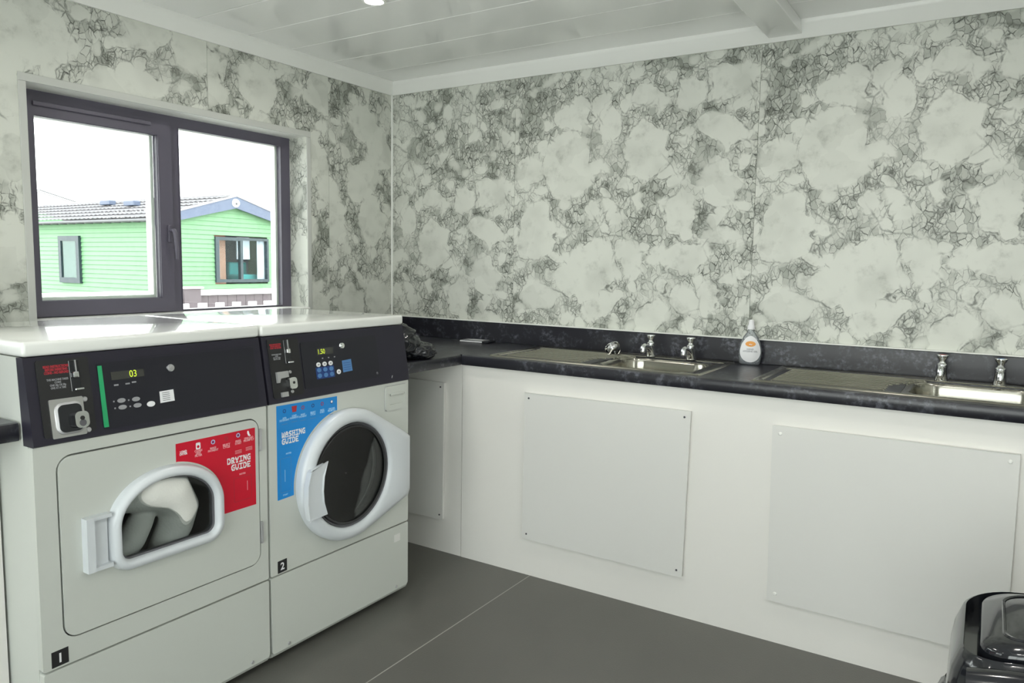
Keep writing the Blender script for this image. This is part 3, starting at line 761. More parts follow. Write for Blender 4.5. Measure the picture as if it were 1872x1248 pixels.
fin('cap', lathe([(.015, .147), (.0155, .149), (.0150, .160), (.012, .166), (.0105, .180), (.0095, .187), (.001, .188)], PBt, 24), M['white_ink'], e, smooth=40)
# egg shaped label wrapped on the front
def labpt(s_, t_):
    return s_, t_
def onbottle(xx, zz, lift=.0006):
    for (a, b) in zip(prof[:-1], prof[1:]):
        if a[0] <= zz <= b[0]:
            k_ = (zz - a[0]) / (b[0] - a[0]); rx = a[1] + (b[1] - a[1]) * k_; ry = a[2] + (b[2] - a[2]) * k_
            q = max(0.02, 1 - (xx / rx) ** 2); return (xx, -ry * math.sqrt(q) - lift, zz)
    return (xx, -.01, zz)
bm = BM(); cz, n = .066, 40
rings = []
for rr in (0.001, .25, .5, .75, 1.0):
    lp = []
    for k_ in range(n):
        a = 2 * PI * k_ / n; zz = cz + .055 * math.sin(a) * rr; wsc = 1 - .22 * math.sin(a) * rr
        lp.append(bm.verts.new(onbottle(.0400 * math.cos(a) * rr * wsc, zz, .0008)))
    rings.append(lp)
for a_, b_ in zip(rings[:-1], rings[1:]):
    for k_ in range(n): bm.faces.new((a_[k_ - 1], a_[k_], b_[k_], b_[k_ - 1]))
bmesh.ops.transform(bm, matrix=PBt, verts=bm.verts)
lb_ = fin('label', bm, M['white_ink'], e, smooth='all')
def flatlabel(pts, z_, mat, name='label_print', off=.0248):
    return fin(name, plate(pts, [], 0, .0004, PBt @ T(0, -off, 0) @ Matrix(((1, 0, 0, 0), (0, 0, -1, 0), (0, 1, 0, 0), (0, 0, 0, 1)))), mat, lb_)
flatlabel(circle(0, .088, .0205, 30, .0115), 0, M['orange'], off=.0232)
PT = PBt @ T(0, -.0256, 0) @ Matrix(((1, 0, 0, 0), (0, 0, -1, 0), (0, 1, 0, 0), (0, 0, 0, 1)))
text('HAND', .0095, M['grey_ink'], PT @ T(0, .063, 0), lb_, 'CENTER', .02)
text('HYGIENE GEL', .0095, M['grey_ink'], PT @ T(0, .054, 0), lb_, 'CENTER', .02)
text('~', .022, M['white_ink'], PT @ T(0, .080, .0005), lb_, 'CENTER', .02)

# ------------------------------------------------------------------ leaflet on the worktop and black bag
e = empty('leaflet', (.66, -.11, HC), 'thin black and white folded leaflet lying on the worktop against the upstand', 'leaflet')
PLf = T(.655, -.082, HC + .0005) @ Matrix.Rotation(math.radians(3), 4, 'Z')
fin('cover', BX((-.085, -.040, 0), (.085, .040, .010), PLf, bev=.002, seg=1), M['blackgloss'], e)
fin('page', BX((-.083, -.0405, .0021), (.050, -.0402, .0085), PLf), M['white_ink'], e)
fin('page', BX((-.078, -.036, .0101), (.05, .036, .0112), PLf), M['grey_ink'], e)
fin('printed_block', BX((-.04, -.02, .0113), (.03, .022, .0118), PLf), M['white_ink'], e)
def blob(center, rad, seed, amp, mat, name, parent=None, freq=3.0, flat=None, sub=5, ridged=True, **kw):
    bm = BM(); bmesh.ops.create_icosphere(bm, subdivisions=sub, radius=1)
    for v in bm.verts:
        d_ = v.co.normalized(); s_ = 0; fr = freq; am = 1
        for k_ in range(4):
            q = noise.noise(d_ * fr + Vector((seed, seed * 1.7, k_ * 3.1)))
            s_ += am * ((1 - abs(q) * 2.2) if ridged else q); fr *= 1.9; am *= .5
        p_ = Vector((d_.x * rad[0], d_.y * rad[1], d_.z * rad[2])) * (1 + amp * (s_ - .7))
        v.co = p_ + Vector(center)
        if flat is not None and v.co.z < flat: v.co.z = flat
    return fin(name, bm, mat, parent, smooth='all', **kw)
e = empty('bin_bag', (.79, -.85, HC), 'crumpled black plastic bag on the worktop corner beside the washing machine', 'bag')
def bagblob(*a, **k):
    o = blob(*a, **k)
    for v in o.data.vertices:
        if v.co.y < -.970: v.co.y = -.970
    return o
bagblob((.775, -.86, HC + .070), (.105, .100, .080), 3.3, .10, M['foil'], 'bag_body', e, flat=HC + .001, freq=1.7)
bagblob((.835, -.790, HC + .03), (.080, .080, .040), 8.1, .12, M['foil'], 'bag_fold', e, flat=HC + .001, freq=1.9)
fin('bag_ear', tube([(.88, -.755, HC + .02), (.895, -.745, HC + .045), (.889, -.748, HC + .06)], [.014, .008, .002], 6), M['foil'], e)

# ------------------------------------------------------------------ machines
def curve_arc(cu, cv, rx, rz, a0, a1, n):
    return [(cu + rx * math.cos(math.radians(a0 + (a1 - a0) * i / n)), cv + rz * math.sin(math.radians(a0 + (a1 - a0) * i / n))) for i in range(n + 1)]
TILT = math.atan(.033 / .218)
def machine(y0, y1, name, label, cat, hole, xf=.953, seam=.302):
    e = empty(name, ((.29 + xf) / 2, (y0 + y1) / 2, 0), label, cat)
    P = FR(xf)
    # shell : sides, back, top under the lid
    sp = [(.30, .02), (xf - .022, .02), (xf - .022, .8735), (xf - .044, .8735), (xf - .060, 1.0885), (.30, 1.0885)]
    for a_, b_ in ((y0, y0 + .012), (y1 - .012, y1)): fin('side_panel', prism(BM(), sp, a_, b_, 'y'), M['white'], e)
    fin('back_panel', BX((.30, y0 + .012, .02), (.312, y1 - .012, 1.085)), M['white'], e)
    fin('base_pan', BX((.312, y0 + .012, .02), (xf - .022, y1 - .012, .03)), M['white'], e)
    # front plate with opening
    fin('front_plate', plate(rrect(y0, seam + .0025, y1, .874, .006, 3), [hole], -.022, 0, P), M['white'], e, smooth=30)
    bm = plate(rrect(y0 + .001, .040, y1 - .001, seam - .0025, [.012, .006, .006, .012], 4), [], -.022, .001, P)
    lp = fin('lower_panel', bm, M['white'], e, smooth=30)
    fin('toe_lip', loft([[(u_, v_, w_) for u_, v_, w_ in ((y, .040, -.02), (y, .040, .001), (y, .028, -.006), (y, .020, -.02))] for y in (y0 + .006, y1 - .006)], P, True, True), M['white'], lp)
    for q in (y0 + .07, y1 - .07):
        fin('screw', lathe([(.001, .003), (.005, .003), (.006, 0)], P @ T(q, .052, .001), 12), M['silver'], lp)
    # adjustable feet
    for q in (y0 + .05, y1 - .05):
        for x_ in (.36, xf - .07):
            fin('foot', lathe([(.02, 0), (.02, .012), (.008, .013), (.008, .024)], T(x_, q, 0), 14), M['rubber'], e)
    # lid
    bm = BM(); box(bm, (.285, y0 - .001, 1.090), (xf - .026, y1 + .001, 1.127), bev=.010, seg=4)
    fin('lid', bm, M['lid'], e, smooth=40)
    # black control fascia, leaning back
    x_b, x_t = xf + .006, xf - .030
    prof = [(xf - .0439, .8735), (x_b - .004, .8735), (x_b, .877), (x_t, 1.0885), (xf - .0599, 1.0885)]
    fin('control_fascia', prism(BM(), prof, y0 + .0005, y1 - .0005, 'y'), M['black'], e, smooth=20)
    return e
XT = .953 + .006
def onf(z, lift=0):      # frame on the leaning fascia with v measured as world height
    t_ = math.atan2(.036, .2115)
    m = Matrix(((0, 0, 1, XT + .0003), (1, 0, 0, 0), (0, 1, 0, .877), (0, 0, 0, 1)))
    return m @ Matrix.Rotation(-t_, 4, 'X') @ T(0, -.877 * 1.0, lift)
PFas = Matrix(((0, 0, 1, XT + .0003), (1, 0, 0, 0), (0, 1, 0, .877), (0, 0, 0, 1))) @ Matrix.Rotation(-math.atan2(.036, .2115), 4, 'X') @ T(0, -.877, 0)

GLY = {'D': '11110 10011 10001 10011 11110', 'R': '11110 10011 11110 10110 11011', 'Y': '10001 11011 01110 00100 01110', 'I': '11111 00100 00100 00100 11111',
       'N': '11001 11101 10111 10011 10001', 'G': '01111 11000 10011 11001 01111', 'U': '10001 10001 10001 11011 01110', 'E': '11111 10000 11110 11000 11111',
       'W': '10001 10101 10101 11111 11011', 'A': '01110 11011 11111 10001 11011', 'S': '01111 11000 01110 00011 11110', 'H': '11011 10001 11111 10001 11011'}
def blocktext(s_, u0, v0, cw, ch, mat, P, par):
    """slab lettering out of blocks; u0,v0 = lower left"""
    bm = BM()
    for k_, c_ in enumerate(s_):
        for r_i, row in enumerate(GLY[c_].split()):
            i = 0
            while i < 5:
                if row[i] == '1':
                    j = i
                    while j < 5 and row[j] == '1': j += 1
                    a_ = u0 + (k_ * 6.1 + i) * cw; b_ = v0 + (4 - r_i) * ch
                    box(bm, (a_ - cw * .08, b_ - ch * .04, 0), (a_ + (j - i) * cw + cw * .08, b_ + ch * 1.04, .0003), P); i = j
                else: i += 1
    return fin('lettering', bm, mat, par)
# ---- dryer
DY0, DY1 = -2.361, -1.672
ZB = .527
# arched window outline (flat foot, short sides, elliptic head)
def dshape(u0, u1, zb, zs, zt, rb=.035):
    pts = []
    pts += curve_arc(u1 - rb, zb + rb, rb, rb, -90, 0, 6)
    pts += [(u1, zs)] if zs > zb + rb + .01 else []
    pts += curve_arc((u0 + u1) / 2, zs, (u1 - u0) / 2, zt - zs, 4, 176, 30)
    pts += [(u0, zs)] if zs > zb + rb + .01 else []
    pts += curve_arc(u0 + rb, zb + rb, rb, rb, 180, 270, 6)
    return pts
dglass = dshape(-2.163, -1.874, .527, .625, .728, .030)
dd = machine(DY0, DY1, 'tumble_dryer', 'white front loading tumble dryer with a red drying guide sticker', 'dryer', offs(rrect(-2.306, .372, -1.706, .838, .035), .0045))
PF1 = FR(.953)
door = fin('door_panel', plate(rrect(-2.306, .372, -1.706, .838, .033), [offs(dglass, .01)], -.014, .002, PF1), M['white'], dd, smooth=30)
fin('door_gap', plate(offs(rrect(-2.306, .372, -1.706, .838, .035), .0045), [offs(dglass, .012)], -.022, -.0145, PF1), M['gasket'], dd)
ring = fin('window_surround', sweepring(dglass, [(-.002, -.008), (-.001, .020), (.004, .029), (.010, .031), (.022, .026), (.027, .015), (.030, .002), (.030, -.008)], PF1), M['plastic'], door, smooth=50)
fin('window_seal', sweepring(dglass, [(-.006, -.005), (-.006, .010), (-.0022, .012), (-.0022, -.005)], PF1), M['gasket'], door, smooth=50)
fin('door_glass', plate(offs(dglass, -.004), [], .003, .006, PF1), M['dryerglass'], door)
# handle on the left of the surround
hb = plate([(-2.256, .530), (-2.236, .530), (-2.236, .672), (-2.256, .672)], [], .002, .028, PF1)
box(hb, (-2.2365, .530, .002), (-2.190, .540, .026), PF1); box(hb, (-2.2365, .664, .002), (-2.190, .672, .026), PF1)
box(hb, (-2.2365, .540, .002), (-2.196, .664, .012), PF1)
fin('door_handle', hb, M['plastic'], door)
for q in (.80, .50):
    fin('hinge', BX((-1.7035, q - .065, .0), (-1.6975, q + .005, .010), PF1), M['silver'], dd)
# drum inside
fin('drum', lathe([(.001, -.50), (.27, -.50), (.275, -.46), (.275, -.10), (.25, -.035), (.22, -.024)], PF1 @ T(-2.02, .60, 0), 48, caps=False), M['dryerdrum'], dd, smooth=40)
# towel inside the drum
tw = empty('towel', (.80, -2.05, .36), 'white towel tumbling behind the glass of the dryer door', 'towel')
bm = BM()
def towel(pts, rads):
    tube([(.953 - .09 + p_[2], p_[0], p_[1]) for p_ in pts], rads, 18, bm=bm)
towel([(-2.17, .69, -.02), (-2.12, .690, .03), (-2.05, .690, .05), (-1.985, .67, .055), (-1.955, .615, .05), (-1.965, .56, .04), (-1.99, .505, .03), (-2.0, .46, .0)], [.03, .055, .062, .062, .055, .050, .045, .035])
towel([(-2.03, .63, .01), (-2.065, .595, .03), (-2.095, .555, .04), (-2.125, .515, .03), (-2.15, .47, .0)], [.03, .036, .036, .034, .03])
o = fin('towel_folds', bm, M['cloth'], tw, smooth='all')
mod = o.modifiers.new('remesh', 'REMESH'); mod.mode = 'VOXEL'; mod.voxel_size = .007; mod.use_smooth_shade = True
md = o.modifiers.new('smooth', 'SMOOTH'); md.factor = .6; md.iterations = 7
# red sticker
st = [(-1.989, .812), (-1.989, .7600)]
arcp = [p_ for p_ in offs(dglass, .035)]
arcp = [p_ for p_ in arcp if p_[0] > -1.989 and p_[1] > .5685]
arcp.sort(key=lambda p_: math.atan2(p_[1] - .6, p_[0] + 2.02), reverse=True)
st += arcp + [(arcp[-1][0], .5665), (-1.7185, .5665), (-1.7185, .812)]
rs = fin('drying_guide_sticker', plate(st, [], .0022, .0028, PF1), M['red'], door)
def T3(x, y, w=.003): return PF1 @ T(x, y, w)
blocktext('DRYING', -1.8215, .7150, .00236, .0038, M['white_ink'], T3(0, 0, .003), rs); blocktext('GUIDE', -1.8075, .6925, .00236, .0038, M['white_ink'], T3(0, 0, .003), rs)
cols = [(-1.966, 'LOAD\nDRYER', .787, 0), (-1.918, 'CLEAN\nLINT\nFILTER', .780, 1), (-1.869, 'MAKE\nPAYMENT', .778, 2), (-1.823, 'SELECT\nCYCLE', .779, 3), (-1.781, 'PRESS\nSTART', .782, 4), (-1.742, 'UNLOAD\nPROMPTLY', .785, 5)]
for cx_, s_, zt_, kk in cols:
    text(s_, .0088, M['pink_ink'] if kk else M['white_ink'], T3(cx_, zt_ - .004), rs, 'CENTER', .03, ls=.8, xs=.9)
    if kk in (4, 5):
        for q in range(3): fin('small_print', BX((cx_ - .012, zt_ - .040 + (.009 if kk > 1 else 0) - q * .0042, .003), (cx_ + .012, zt_ - .0385 + (.009 if kk > 1 else 0) - q * .0042, .0031), PF1), M['pink_ink'], rs)
for cx_, zt_, mt in ((-1.869, .795, 'bluedark'), (-1.823, .796, 'redprint'), (-1.781, .799, 'bluedark')):
    fin('icon', plate(circle(cx_, zt_, .0068, 20), [circle(cx_, zt_, .0045, 20)], .003, .0033, PF1), M['pale_blue_ink' if mt == 'bluedark' else 'redprint'], rs)
    fin('icon', plate(circle(cx_, zt_, .0025, 10), [], .003, .0033, PF1), M[mt], rs)
fin('icon', plate(rrect(-1.926, .783, -1.911, .803, .003, 3), [circle(-1.9185, .791, .0045, 12)], .003, .0033, PF1), M['white_ink'], rs)
fin('icon', tube([(-1.745, .806, .0032), (-1.7445, .800, .0032), (-1.742, .793, .0032), (-1.737, .790, .0032)], [.002, .0032, .0032, .002], 8, M=PF1), M['white_ink'], rs)
fin('frame_line', plate(rrect(-1.80, .592, -1.735, .668, .004, 3), [rrect(-1.7985, .5935, -1.7365, .6665, .003, 3)], .003, .0032, PF1), M['redprint'], rs)
text('NOTES', .007, M['pink_ink'], T3(-1.768, .674), rs, 'CENTER', .03)
fin('small_print', BX((-1.7515, .620, .003), (-1.7495, .650, .0032), PF1), M['pink_ink'], rs)
# number sticker 1
def numsticker(u0, v0, u1, v1, s_, par, Pm):
    n_ = fin('number_sticker', plate([(u0, v0), (u1, v0 + .001), (u1, v1), (u0, v1 - .001)], [], .0002, .0009, Pm), M['blackmat'], par)
    text(s_, .034, M['white_ink'], Pm @ T((u0 + u1) / 2, (v0 + v1) / 2 - .0115, .0012), n_, 'CENTER', .02)
numsticker(-2.341, .309, -2.300, .351, '1', dd, PF1)

# ---- washer
WY0, WY1 = -1.664, -.982
WC = (-1.322, .575)
ws = machine(WY0, WY1, 'washing_machine', 'white front loading washing machine with a blue washing guide sticker', 'washing machine', circle(WC[0], WC[1], .205, 56))
PW = FR(.953)
CC = circle(WC[0] , WC[1] , .178, 64)
# door: round ring whose right side flares out into a hinge wing
def hullray(R_, wing):
    pts = circle(0, 0, R_, 120)
    if wing > 0: pts += [(wing, .088 - (.236 - R_)), (wing, -.150 + (.236 - R_))]
    pts = sorted(set(pts)); lo = []
    def cr_(o_, a_, b_): return (a_[0] - o_[0]) * (b_[1] - o_[1]) - (a_[1] - o_[1]) * (b_[0] - o_[0])
    for p_ in pts:
        while len(lo) > 1 and cr_(lo[-2], lo[-1], p_) <= 0: lo.pop()
        lo.append(p_)
    up = []
    for p_ in reversed(pts):
        while len(up) > 1 and cr_(up[-2], up[-1], p_) <= 0: up.pop()
        up.append(p_)
    h_ = lo[:-1] + up[:-1]
    def ray(a):
        dx, dz = math.cos(a), math.sin(a)
        for i in range(len(h_)):
            p0, p1 = h_[i], h_[(i + 1) % len(h_)]
            ex, ez = p1[0] - p0[0], p1[1] - p0[1]; den = dx * ez - dz * ex
            if abs(den) < 1e-12: continue
            t_ = (p0[0] * ez - p0[1] * ex) / den; s_ = (p0[0] * dz - p0[1] * dx) / den
            if t_ > 0 and -1e-6 <= s_ <= 1 + 1e-6: return t_
        return R_
    return ray
def doorloop(R_, wing, w):
    ray = hullray(R_, wing); n = 96
    return [(WC[0] + ray(2 * PI * i / n) * math.cos(2 * PI * i / n), WC[1] + ray(2 * PI * i / n) * math.sin(2 * PI * i / n), w) for i in range(n)]
RO = .236; WG = .318
loops = [doorloop(.186, 0, .012), doorloop(.188, 0, .030), doorloop(.194, 0, .040), doorloop(.204, 0, .044), doorloop(RO - .018, WG - .03, .042), doorloop(RO - .005, WG - .007, .034), doorloop(RO, WG, .022), doorloop(RO, WG, .0012), doorloop(.186, 0, .0012)]
# trim wing so that it meets the right edge of the machine
wd_ = fin('door_ring', loft(loops, PW, close=True), M['plastic'], ws, smooth=40)
fin('door_seal', sweepring(circle(WC[0], WC[1], .184, 56), [(-.008, -.015), (-.006, .026), (.0018, .031), (.0018, -.015)], PW), M['gasket'], wd_, smooth=60)
fin('door_glass', lathe([(.001, .006), (.05, .008), (.10, .012), (.15, .018), (.178, .024), (.178, .020), (.15, .014), (.10, .008), (.05, .004), (.001, .002)], PW @ T(WC[0], WC[1], 0), 56, caps=False), M['doorglass'], wd_, smooth=True)
fin('glass_rim', sweepring(circle(WC[0], WC[1], .173, 56), [(-.003, .0285), (0, .031), (.004, .0315), (.004, .028)], PW), M['rubber'], wd_, smooth=60)
# door handle block on the left of the ring
hl_ = [(-1.548, .472), (-1.472, .478), (-1.484, .520), (-1.487, .560), (-1.482, .610), (-1.468, .652), (-1.540, .640), (-1.554, .59), (-1.556, .53)]
bm = plate(hl_, [], .034, .055, PW)
es = [e_ for e_ in bm.edges if len(e_.link_faces) == 2 and e_.calc_face_angle(0) > .6]
bmesh.ops.bevel(bm, geom=es, offset=.005, segments=3, affect='EDGES')
fin('door_handle', bm, M['plastic'], wd_, smooth=40)
# drum with lifters and holes
drum = fin('drum', lathe([(.001, -.42), (.20, -.42), (.25, -.40), (.252, -.12), (.235, -.07), (.205, -.05), (.202, -.024)], PW @ T(WC[0], WC[1], 0), 56, caps=False), M['drum'], ws, smooth=40)
for k_ in range(3):
    a = math.radians(25 + 120 * k_)
    Lm = PW @ T(WC[0], WC[1], 0) @ Matrix.Rotation(a, 4, 'Z')
    fin('lifter', loft([[(.248, -.035, w), (.248, .035, w), (.20, .012, w), (.20, -.012, w)] for w in (-.38, -.12)], Lm, True, True), M['drum'], drum)
fin('drum_lip', sweepring(circle(WC[0], WC[1], .200, 48), [(0, -.052), (.008, -.045), (.012, -.055), (.004, -.062)], PW), M['brushed'], drum, smooth=60)
fin('drum_back', sweepring(circle(WC[0], WC[1], .110, 40), [(0, -.418), (.006, -.408), (.014, -.408), (.02, -.418)], PW), M['brushed'], drum, smooth=60)
hol = BM()
for rr_, nn_ in ((.06, 12), (.085, 18), (.150, 30), (.175, 36)):
    for i in range(nn_):
        a = 2 * PI * i / nn_; lathe([(.001, 0), (.003, .0), (.003, -.001)], PW @ T(WC[0] + rr_ * math.cos(a), WC[1] + rr_ * math.sin(a), -.417), 6, bm=hol)
fin('drum_holes', hol, M['blackmat'], drum, kind='stuff')
# dispenser drawer
bm = plate(rrect(-1.118, .768, -.996, .862, .010, 4), [rrect(-1.098, .790, -1.010, .832, .006, 4)], .0005, .006, PW)
dr = fin('dispenser_flap', bm, M['white'], ws, smooth=30)
fin('flap_outline', plate(rrect(-1.1205, .7655, -.9935, .8645, .011, 4), [rrect(-1.118, .768, -.996, .862, .010, 4)], .0003, .0008, PW), M['silver'], dr)  # thin ring added in place of shade in the gap round the flap
fin('pull_recess', BX((-1.0985, .7895, .0005), (-1.0095, .8325, .0015), PW), M['white'], dr)
fin('pull_lip', BX((-1.090, .824, .0016), (-1.016, .8335, .010), PW, bev=.003), M['white'], dr)
fin('faded_sticker', plate(rrect(-1.066, .236, -1.030, .266, .002, 2), [], .0012, .0015, PW), M['panel'], ws)
# blue sticker
arc = [(WC[0] + .243 * math.cos(math.radians(a)), WC[1] + .243 * math.sin(math.radians(a))) for a in range(103, 181, 3)]
arc = [p_ for p_ in arc if p_[0] < -1.366]
st = [(-1.632, .8655), (-1.632, .5535), (arc[-1][0], .5560)] + arc[::-1] + [(-1.366, arc[0][1]), (-1.366, .8615)]
bs = fin('washing_guide_sticker', plate(st, [], .0003, .0010, PW), M['blue'], ws)
def T4(x, y, w=.0012): return PW @ T(x, y, w)
blocktext('WASHING', -1.612, .7570, .00236, .0038, M['white_ink'], T4(0, 0, .0012), bs); blocktext('GUIDE', -1.612, .7350, .00236, .0038, M['white_ink'], T4(0, 0, .0012), bs)
for cx_, s_, zt_ in ((-1.600, 'ADD\nDETERGENT', .823), (-1.559, 'LOAD\nGARMENTS', .825), (-1.522, 'MAKE\nPAYMENT', .823), (-1.478, 'SELECT\nCYCLE', .823), (-1.436, 'PRESS\nSTART', .824), (-1.392, 'UNLOAD\nPROMPTLY', .823)):
    text(s_, .0085, M['pale_blue_ink'], T4(cx_, zt_ - .004), bs, 'CENTER', .03, ls=.8, xs=.85)
    fin('icon', plate(circle(cx_, .845, .0065, 18), [circle(cx_, .845, .0042, 18)], .0011, .0014, PW), M['redprint' if cx_ in (-1.559, -1.522, -1.436) else 'bluedark'], bs)
    fin('small_print', BX((cx_ - .012, zt_ - .022, .0011), (cx_ + .012, zt_ - .0205, .0013), PW), M['bluekey'], bs)
fin('icon', plate([(-1.567, .836), (-1.551, .836), (-1.548, .856), (-1.570, .856)], [], .0015, .0018, PW), M['redprint'], bs)
fin('icon', plate(circle(-1.392, .846, .0045, 14), [], .0015, .0018, PW), M['white_ink'], bs)
fin('frame_line', plate(rrect(-1.620, .575, -1.575, .690, .004, 3), [rrect(-1.6188, .5762, -1.5762, .6888, .003, 3)], .0011, .0013, PW), M['bluekey'], bs)
text('NOTES', .007, M['pale_blue_ink'], T4(-1.585, .700), bs, 'CENTER', .03)
text('START', .007, M['pale_blue_ink'], T4(-1.60, .564), bs, 'CENTER', .02)
fin('small_print', BX((-1.602, .610, .0011), (-1.600, .65, .0013), PW), M['pale_blue_ink'], bs)
numsticker(-1.636, .308, -1.598, .350, '2', ws, PW)

# ---- control details
Q = PFas
def pl(name, pts, w0, w1, mat, par): return fin(name, plate(pts, [], w0, w1, Q), M[mat], par)
def coinbits(y, par, big):
    # decal, coin slot housing, coin mechanism; y = left edge of the housing
    hs = pl('coin_housing', rrect(y, .892, y + .125, 1.082, .006, 3), 0, .004, 'blackmat', par)
    text('READ INSTRUCTIONS\nBEFORE INSERTING\nCOINS - NO REFUND', .0085 if big else .0065, M['redprint'], Q @ T(y + .046 if big else y + .030, 1.062, .0043), hs, 'CENTER', .04, ls=.9, xs=.72)
    text('THIS MACHINE TAKES\nCOINS\nONE 20p OR 50p\nONE AT A TIME', .0072 if big else .0055, M['grey_ink'], Q @ T(y + .046 if big else y + .030, 1.030, .0043), hs, 'CENTER', .02, ls=.95, xs=.72)
    sx = y + .088 if big else y + .075
    fin('slot_plate', BX((sx - .012, .998, .004), (sx + .012, 1.076, .006), Q, bev=.001, seg=1), M['blackgloss'], hs)
    fin('slot_rail', BX((sx + .002, 1.045, .0061), (sx + .004, 1.076, .010), Q), M['silver'], hs)
    fin('coin_slot', BX((sx - .008, 1.031, .0061), (sx + .006, 1.047, .016), Q, bev=.003), M['chrome'], hs)
    fin('return_lever', BX((sx - .006, 1.0, .0061), (sx + .016, 1.0045, .013), Q, bev=.001, seg=1), M['chrome'], hs)
    return hs
h1 = coinbits(-2.335, dd, True)
mp_ = fin('coin_plate', plate(rrect(-2.318, .888, -2.236, .984, .003, 2), [], .004, .007, Q), M['brushed'], h1)
fin('coin_door', plate(rrect(-2.302, .900, -2.245, .968, .014, 5), [], .007, .014, Q), M['blackgloss'], h1)
fin('door_rim', sweepring(rrect(-2.302, .900, -2.245, .968, .014, 5), [(0, .007), (0, .012), (.005, .010), (.006, .007)], Q), M['silver'], h1, smooth=40)
fin('lock_boss', plate(rrect(-2.272, .906, -2.238, .947, .012, 5), [], .014, .030, Q), M['chrome'], h1, smooth=30)
fin('key_hole', plate(circle(-2.2545, .930, .0055, 14), [], .0301, .0308, Q), M['blackmat'], h1)
fin('key_hole', plate(circle(-2.2545, .918, .0085, 14), [], .0301, .0306, Q), M['gasket'], h1)
for v in (.975, .897): fin('screw', lathe([(.001, .003), (.005, .003), (.007, 0)], Q @ T(-2.230, v, .004), 14), M['silver'], h1)
# dryer keypad overlay
ov = pl('keypad_overlay', rrect(-2.188, .889, -1.70, 1.062, .004, 3), 0, .0015, 'overlay', dd)
fin('green_band', plate([(-2.190, .895), (-2.177, .895), (-2.176, 1.055), (-2.187, 1.055)], [], .0016, .0024, Q), M['green'], ov)
fin('display', BX((-2.155, 1.014, .0016), (-2.064, 1.035, .0026), Q), M['lcd'], ov)
text('03', .026, M['led'], Q @ T(-2.106, 1.0165, .0028), ov, 'LEFT', .0, xs=.85)
for a_, b_ in ((-2.150, .998), (-2.119, .998), (-2.101, 1.0)):
    fin('indicator_print', BX((a_, b_, .0016), (a_ + .012, b_ + .004, .0019), Q), M['grey_ink'], ov)
for a_, b_ in ((-2.136, .958), (-2.096, .956), (-2.135, .940), (-2.094, .939)):
    fin('key', plate(circle(a_, b_, .011, 18, .006), [], .0016, .0030, Q), M['grey_ink'], ov, smooth=30)
    fin('key_dot', BX((a_ - .022, b_ - .002, .0016), (a_ - .018, b_ + .002, .0019), Q), M['grey_ink'], ov)
fin('start_key', plate(circle(-2.056, .937, .0115, 20, .0075), [], .0016, .0034, Q), M['white_ink'], ov)
fin('barrel_lock', lathe([(.001, .006), (.005, .006), (.0055, .004), (.009, .004), (.0105, 0)], Q @ T(-1.984, 1.0285, .0015), 20), M['silver'], ov, smooth=40)
fin('lock_badge', plate(circle(-1.992, 1.030, .005, 12), [], .0016, .003, Q), M['grey_ink'], ov)
stk = fin('paper_sticker', plate([(-2.028, .935), (-1.985, .936), (-1.985, .968), (-2.027, .967)], [], .0017, .0022, Q), M['white_ink'], ov)
for q in range(5): fin('printed_line', BX((-2.020, .9405 + q * .0052, .0023), (-1.998, .9418 + q * .0052, .0025), Q), M['dark_ink'], stk)
fin('overlay_edge', plate(rrect(-2.09, 1.066, -1.69, 1.068, .0008, 1), [], .0, .001, Q), M['overlay'], dd)
# washer controls
h2 = coinbits(-1.645, ws, False)
fin('coin_plate', plate([(-1.628, .975), (-1.582, .975), (-1.582, .955), (-1.615, .953), (-1.620, .940), (-1.628, .940)][::-1], [], .004, .012, Q), M['silver'], h2)
fin('lock_boss', plate(rrect(-1.592, .915, -1.561, .952, .010, 5), [], .004, .024, Q), M['chrome'], h2, smooth=30)
fin('key_hole', plate(circle(-1.5745, .935, .0045, 12), [], .0241, .0248, Q), M['blackmat'], h2)
fin('coin_return', plate([(-1.617, .893), (-1.592, .893), (-1.592, .908), (-1.617, .908)], [], .004, .012, Q), M['silver'], h2)
for v in (.970, .906): fin('screw', lathe([(.001, .003), (.0045, .003), (.006, 0)], Q @ T(-1.569, v, .004), 12), M['silver'], h2)
ow = pl('keypad_overlay', rrect(-1.510, .905, -1.145, 1.062, .005, 3), 0, .0015, 'overlay', ws)
fin('display', BX((-1.442, 1.014, .0016), (-1.368, 1.036, .0026), Q), M['lcd'], ow)
text('1.50', .024, M['led'], Q @ T(-1.440, 1.0165, .0028), ow, 'LEFT', .0, xs=.85)
for i, a_ in enumerate((-1.442, -1.414, -1.386)):
    fin('key', plate(circle(a_, .981, .0095, 18, .0078), [], .0016, .0034, Q), M['white_ink'], ow)
    fin('key_mark', plate(circle(a_, .981, .004, 10, .0025), [], .0035, .0037, Q), M['grey_ink'], ow)
    fin('indicator_print', BX((a_ + .02, .999, .0016), (a_ + .026, 1.003, .0019), Q), M['grey_ink'], ow)
    for z_ in (.962, .943):
        fin('key', plate(circle(a_, z_, .0095, 18, .0075), [], .0022, .0034, Q), M['bluekey'], ow)
fin('key_field', plate(rrect(-1.456, .932, -1.372, .972, .003, 2), [], .0016, .0021, Q), M['bluedark'], ow)
fin('start_key', plate(circle(-1.3525, .947, .0095, 20, .0085), [], .0016, .0034, Q), M['white_ink'], ow)
fin('key_mark', plate(circle(-1.3525, .947, .004, 10, .003), [], .0035, .0037, Q), M['grey_ink'], ow)
sk = fin('blue_sticker', plate([(-1.331, .942), (-1.285, .944), (-1.286, .986), (-1.331, .984)], [], .0017, .0022, Q), M['bluekey'], ow)
for q in range(4): fin('printed_line', BX((-1.326, .950 + q * .008, .0023), (-1.292, .9512 + q * .008, .0025), Q), M['bluedark'], sk)
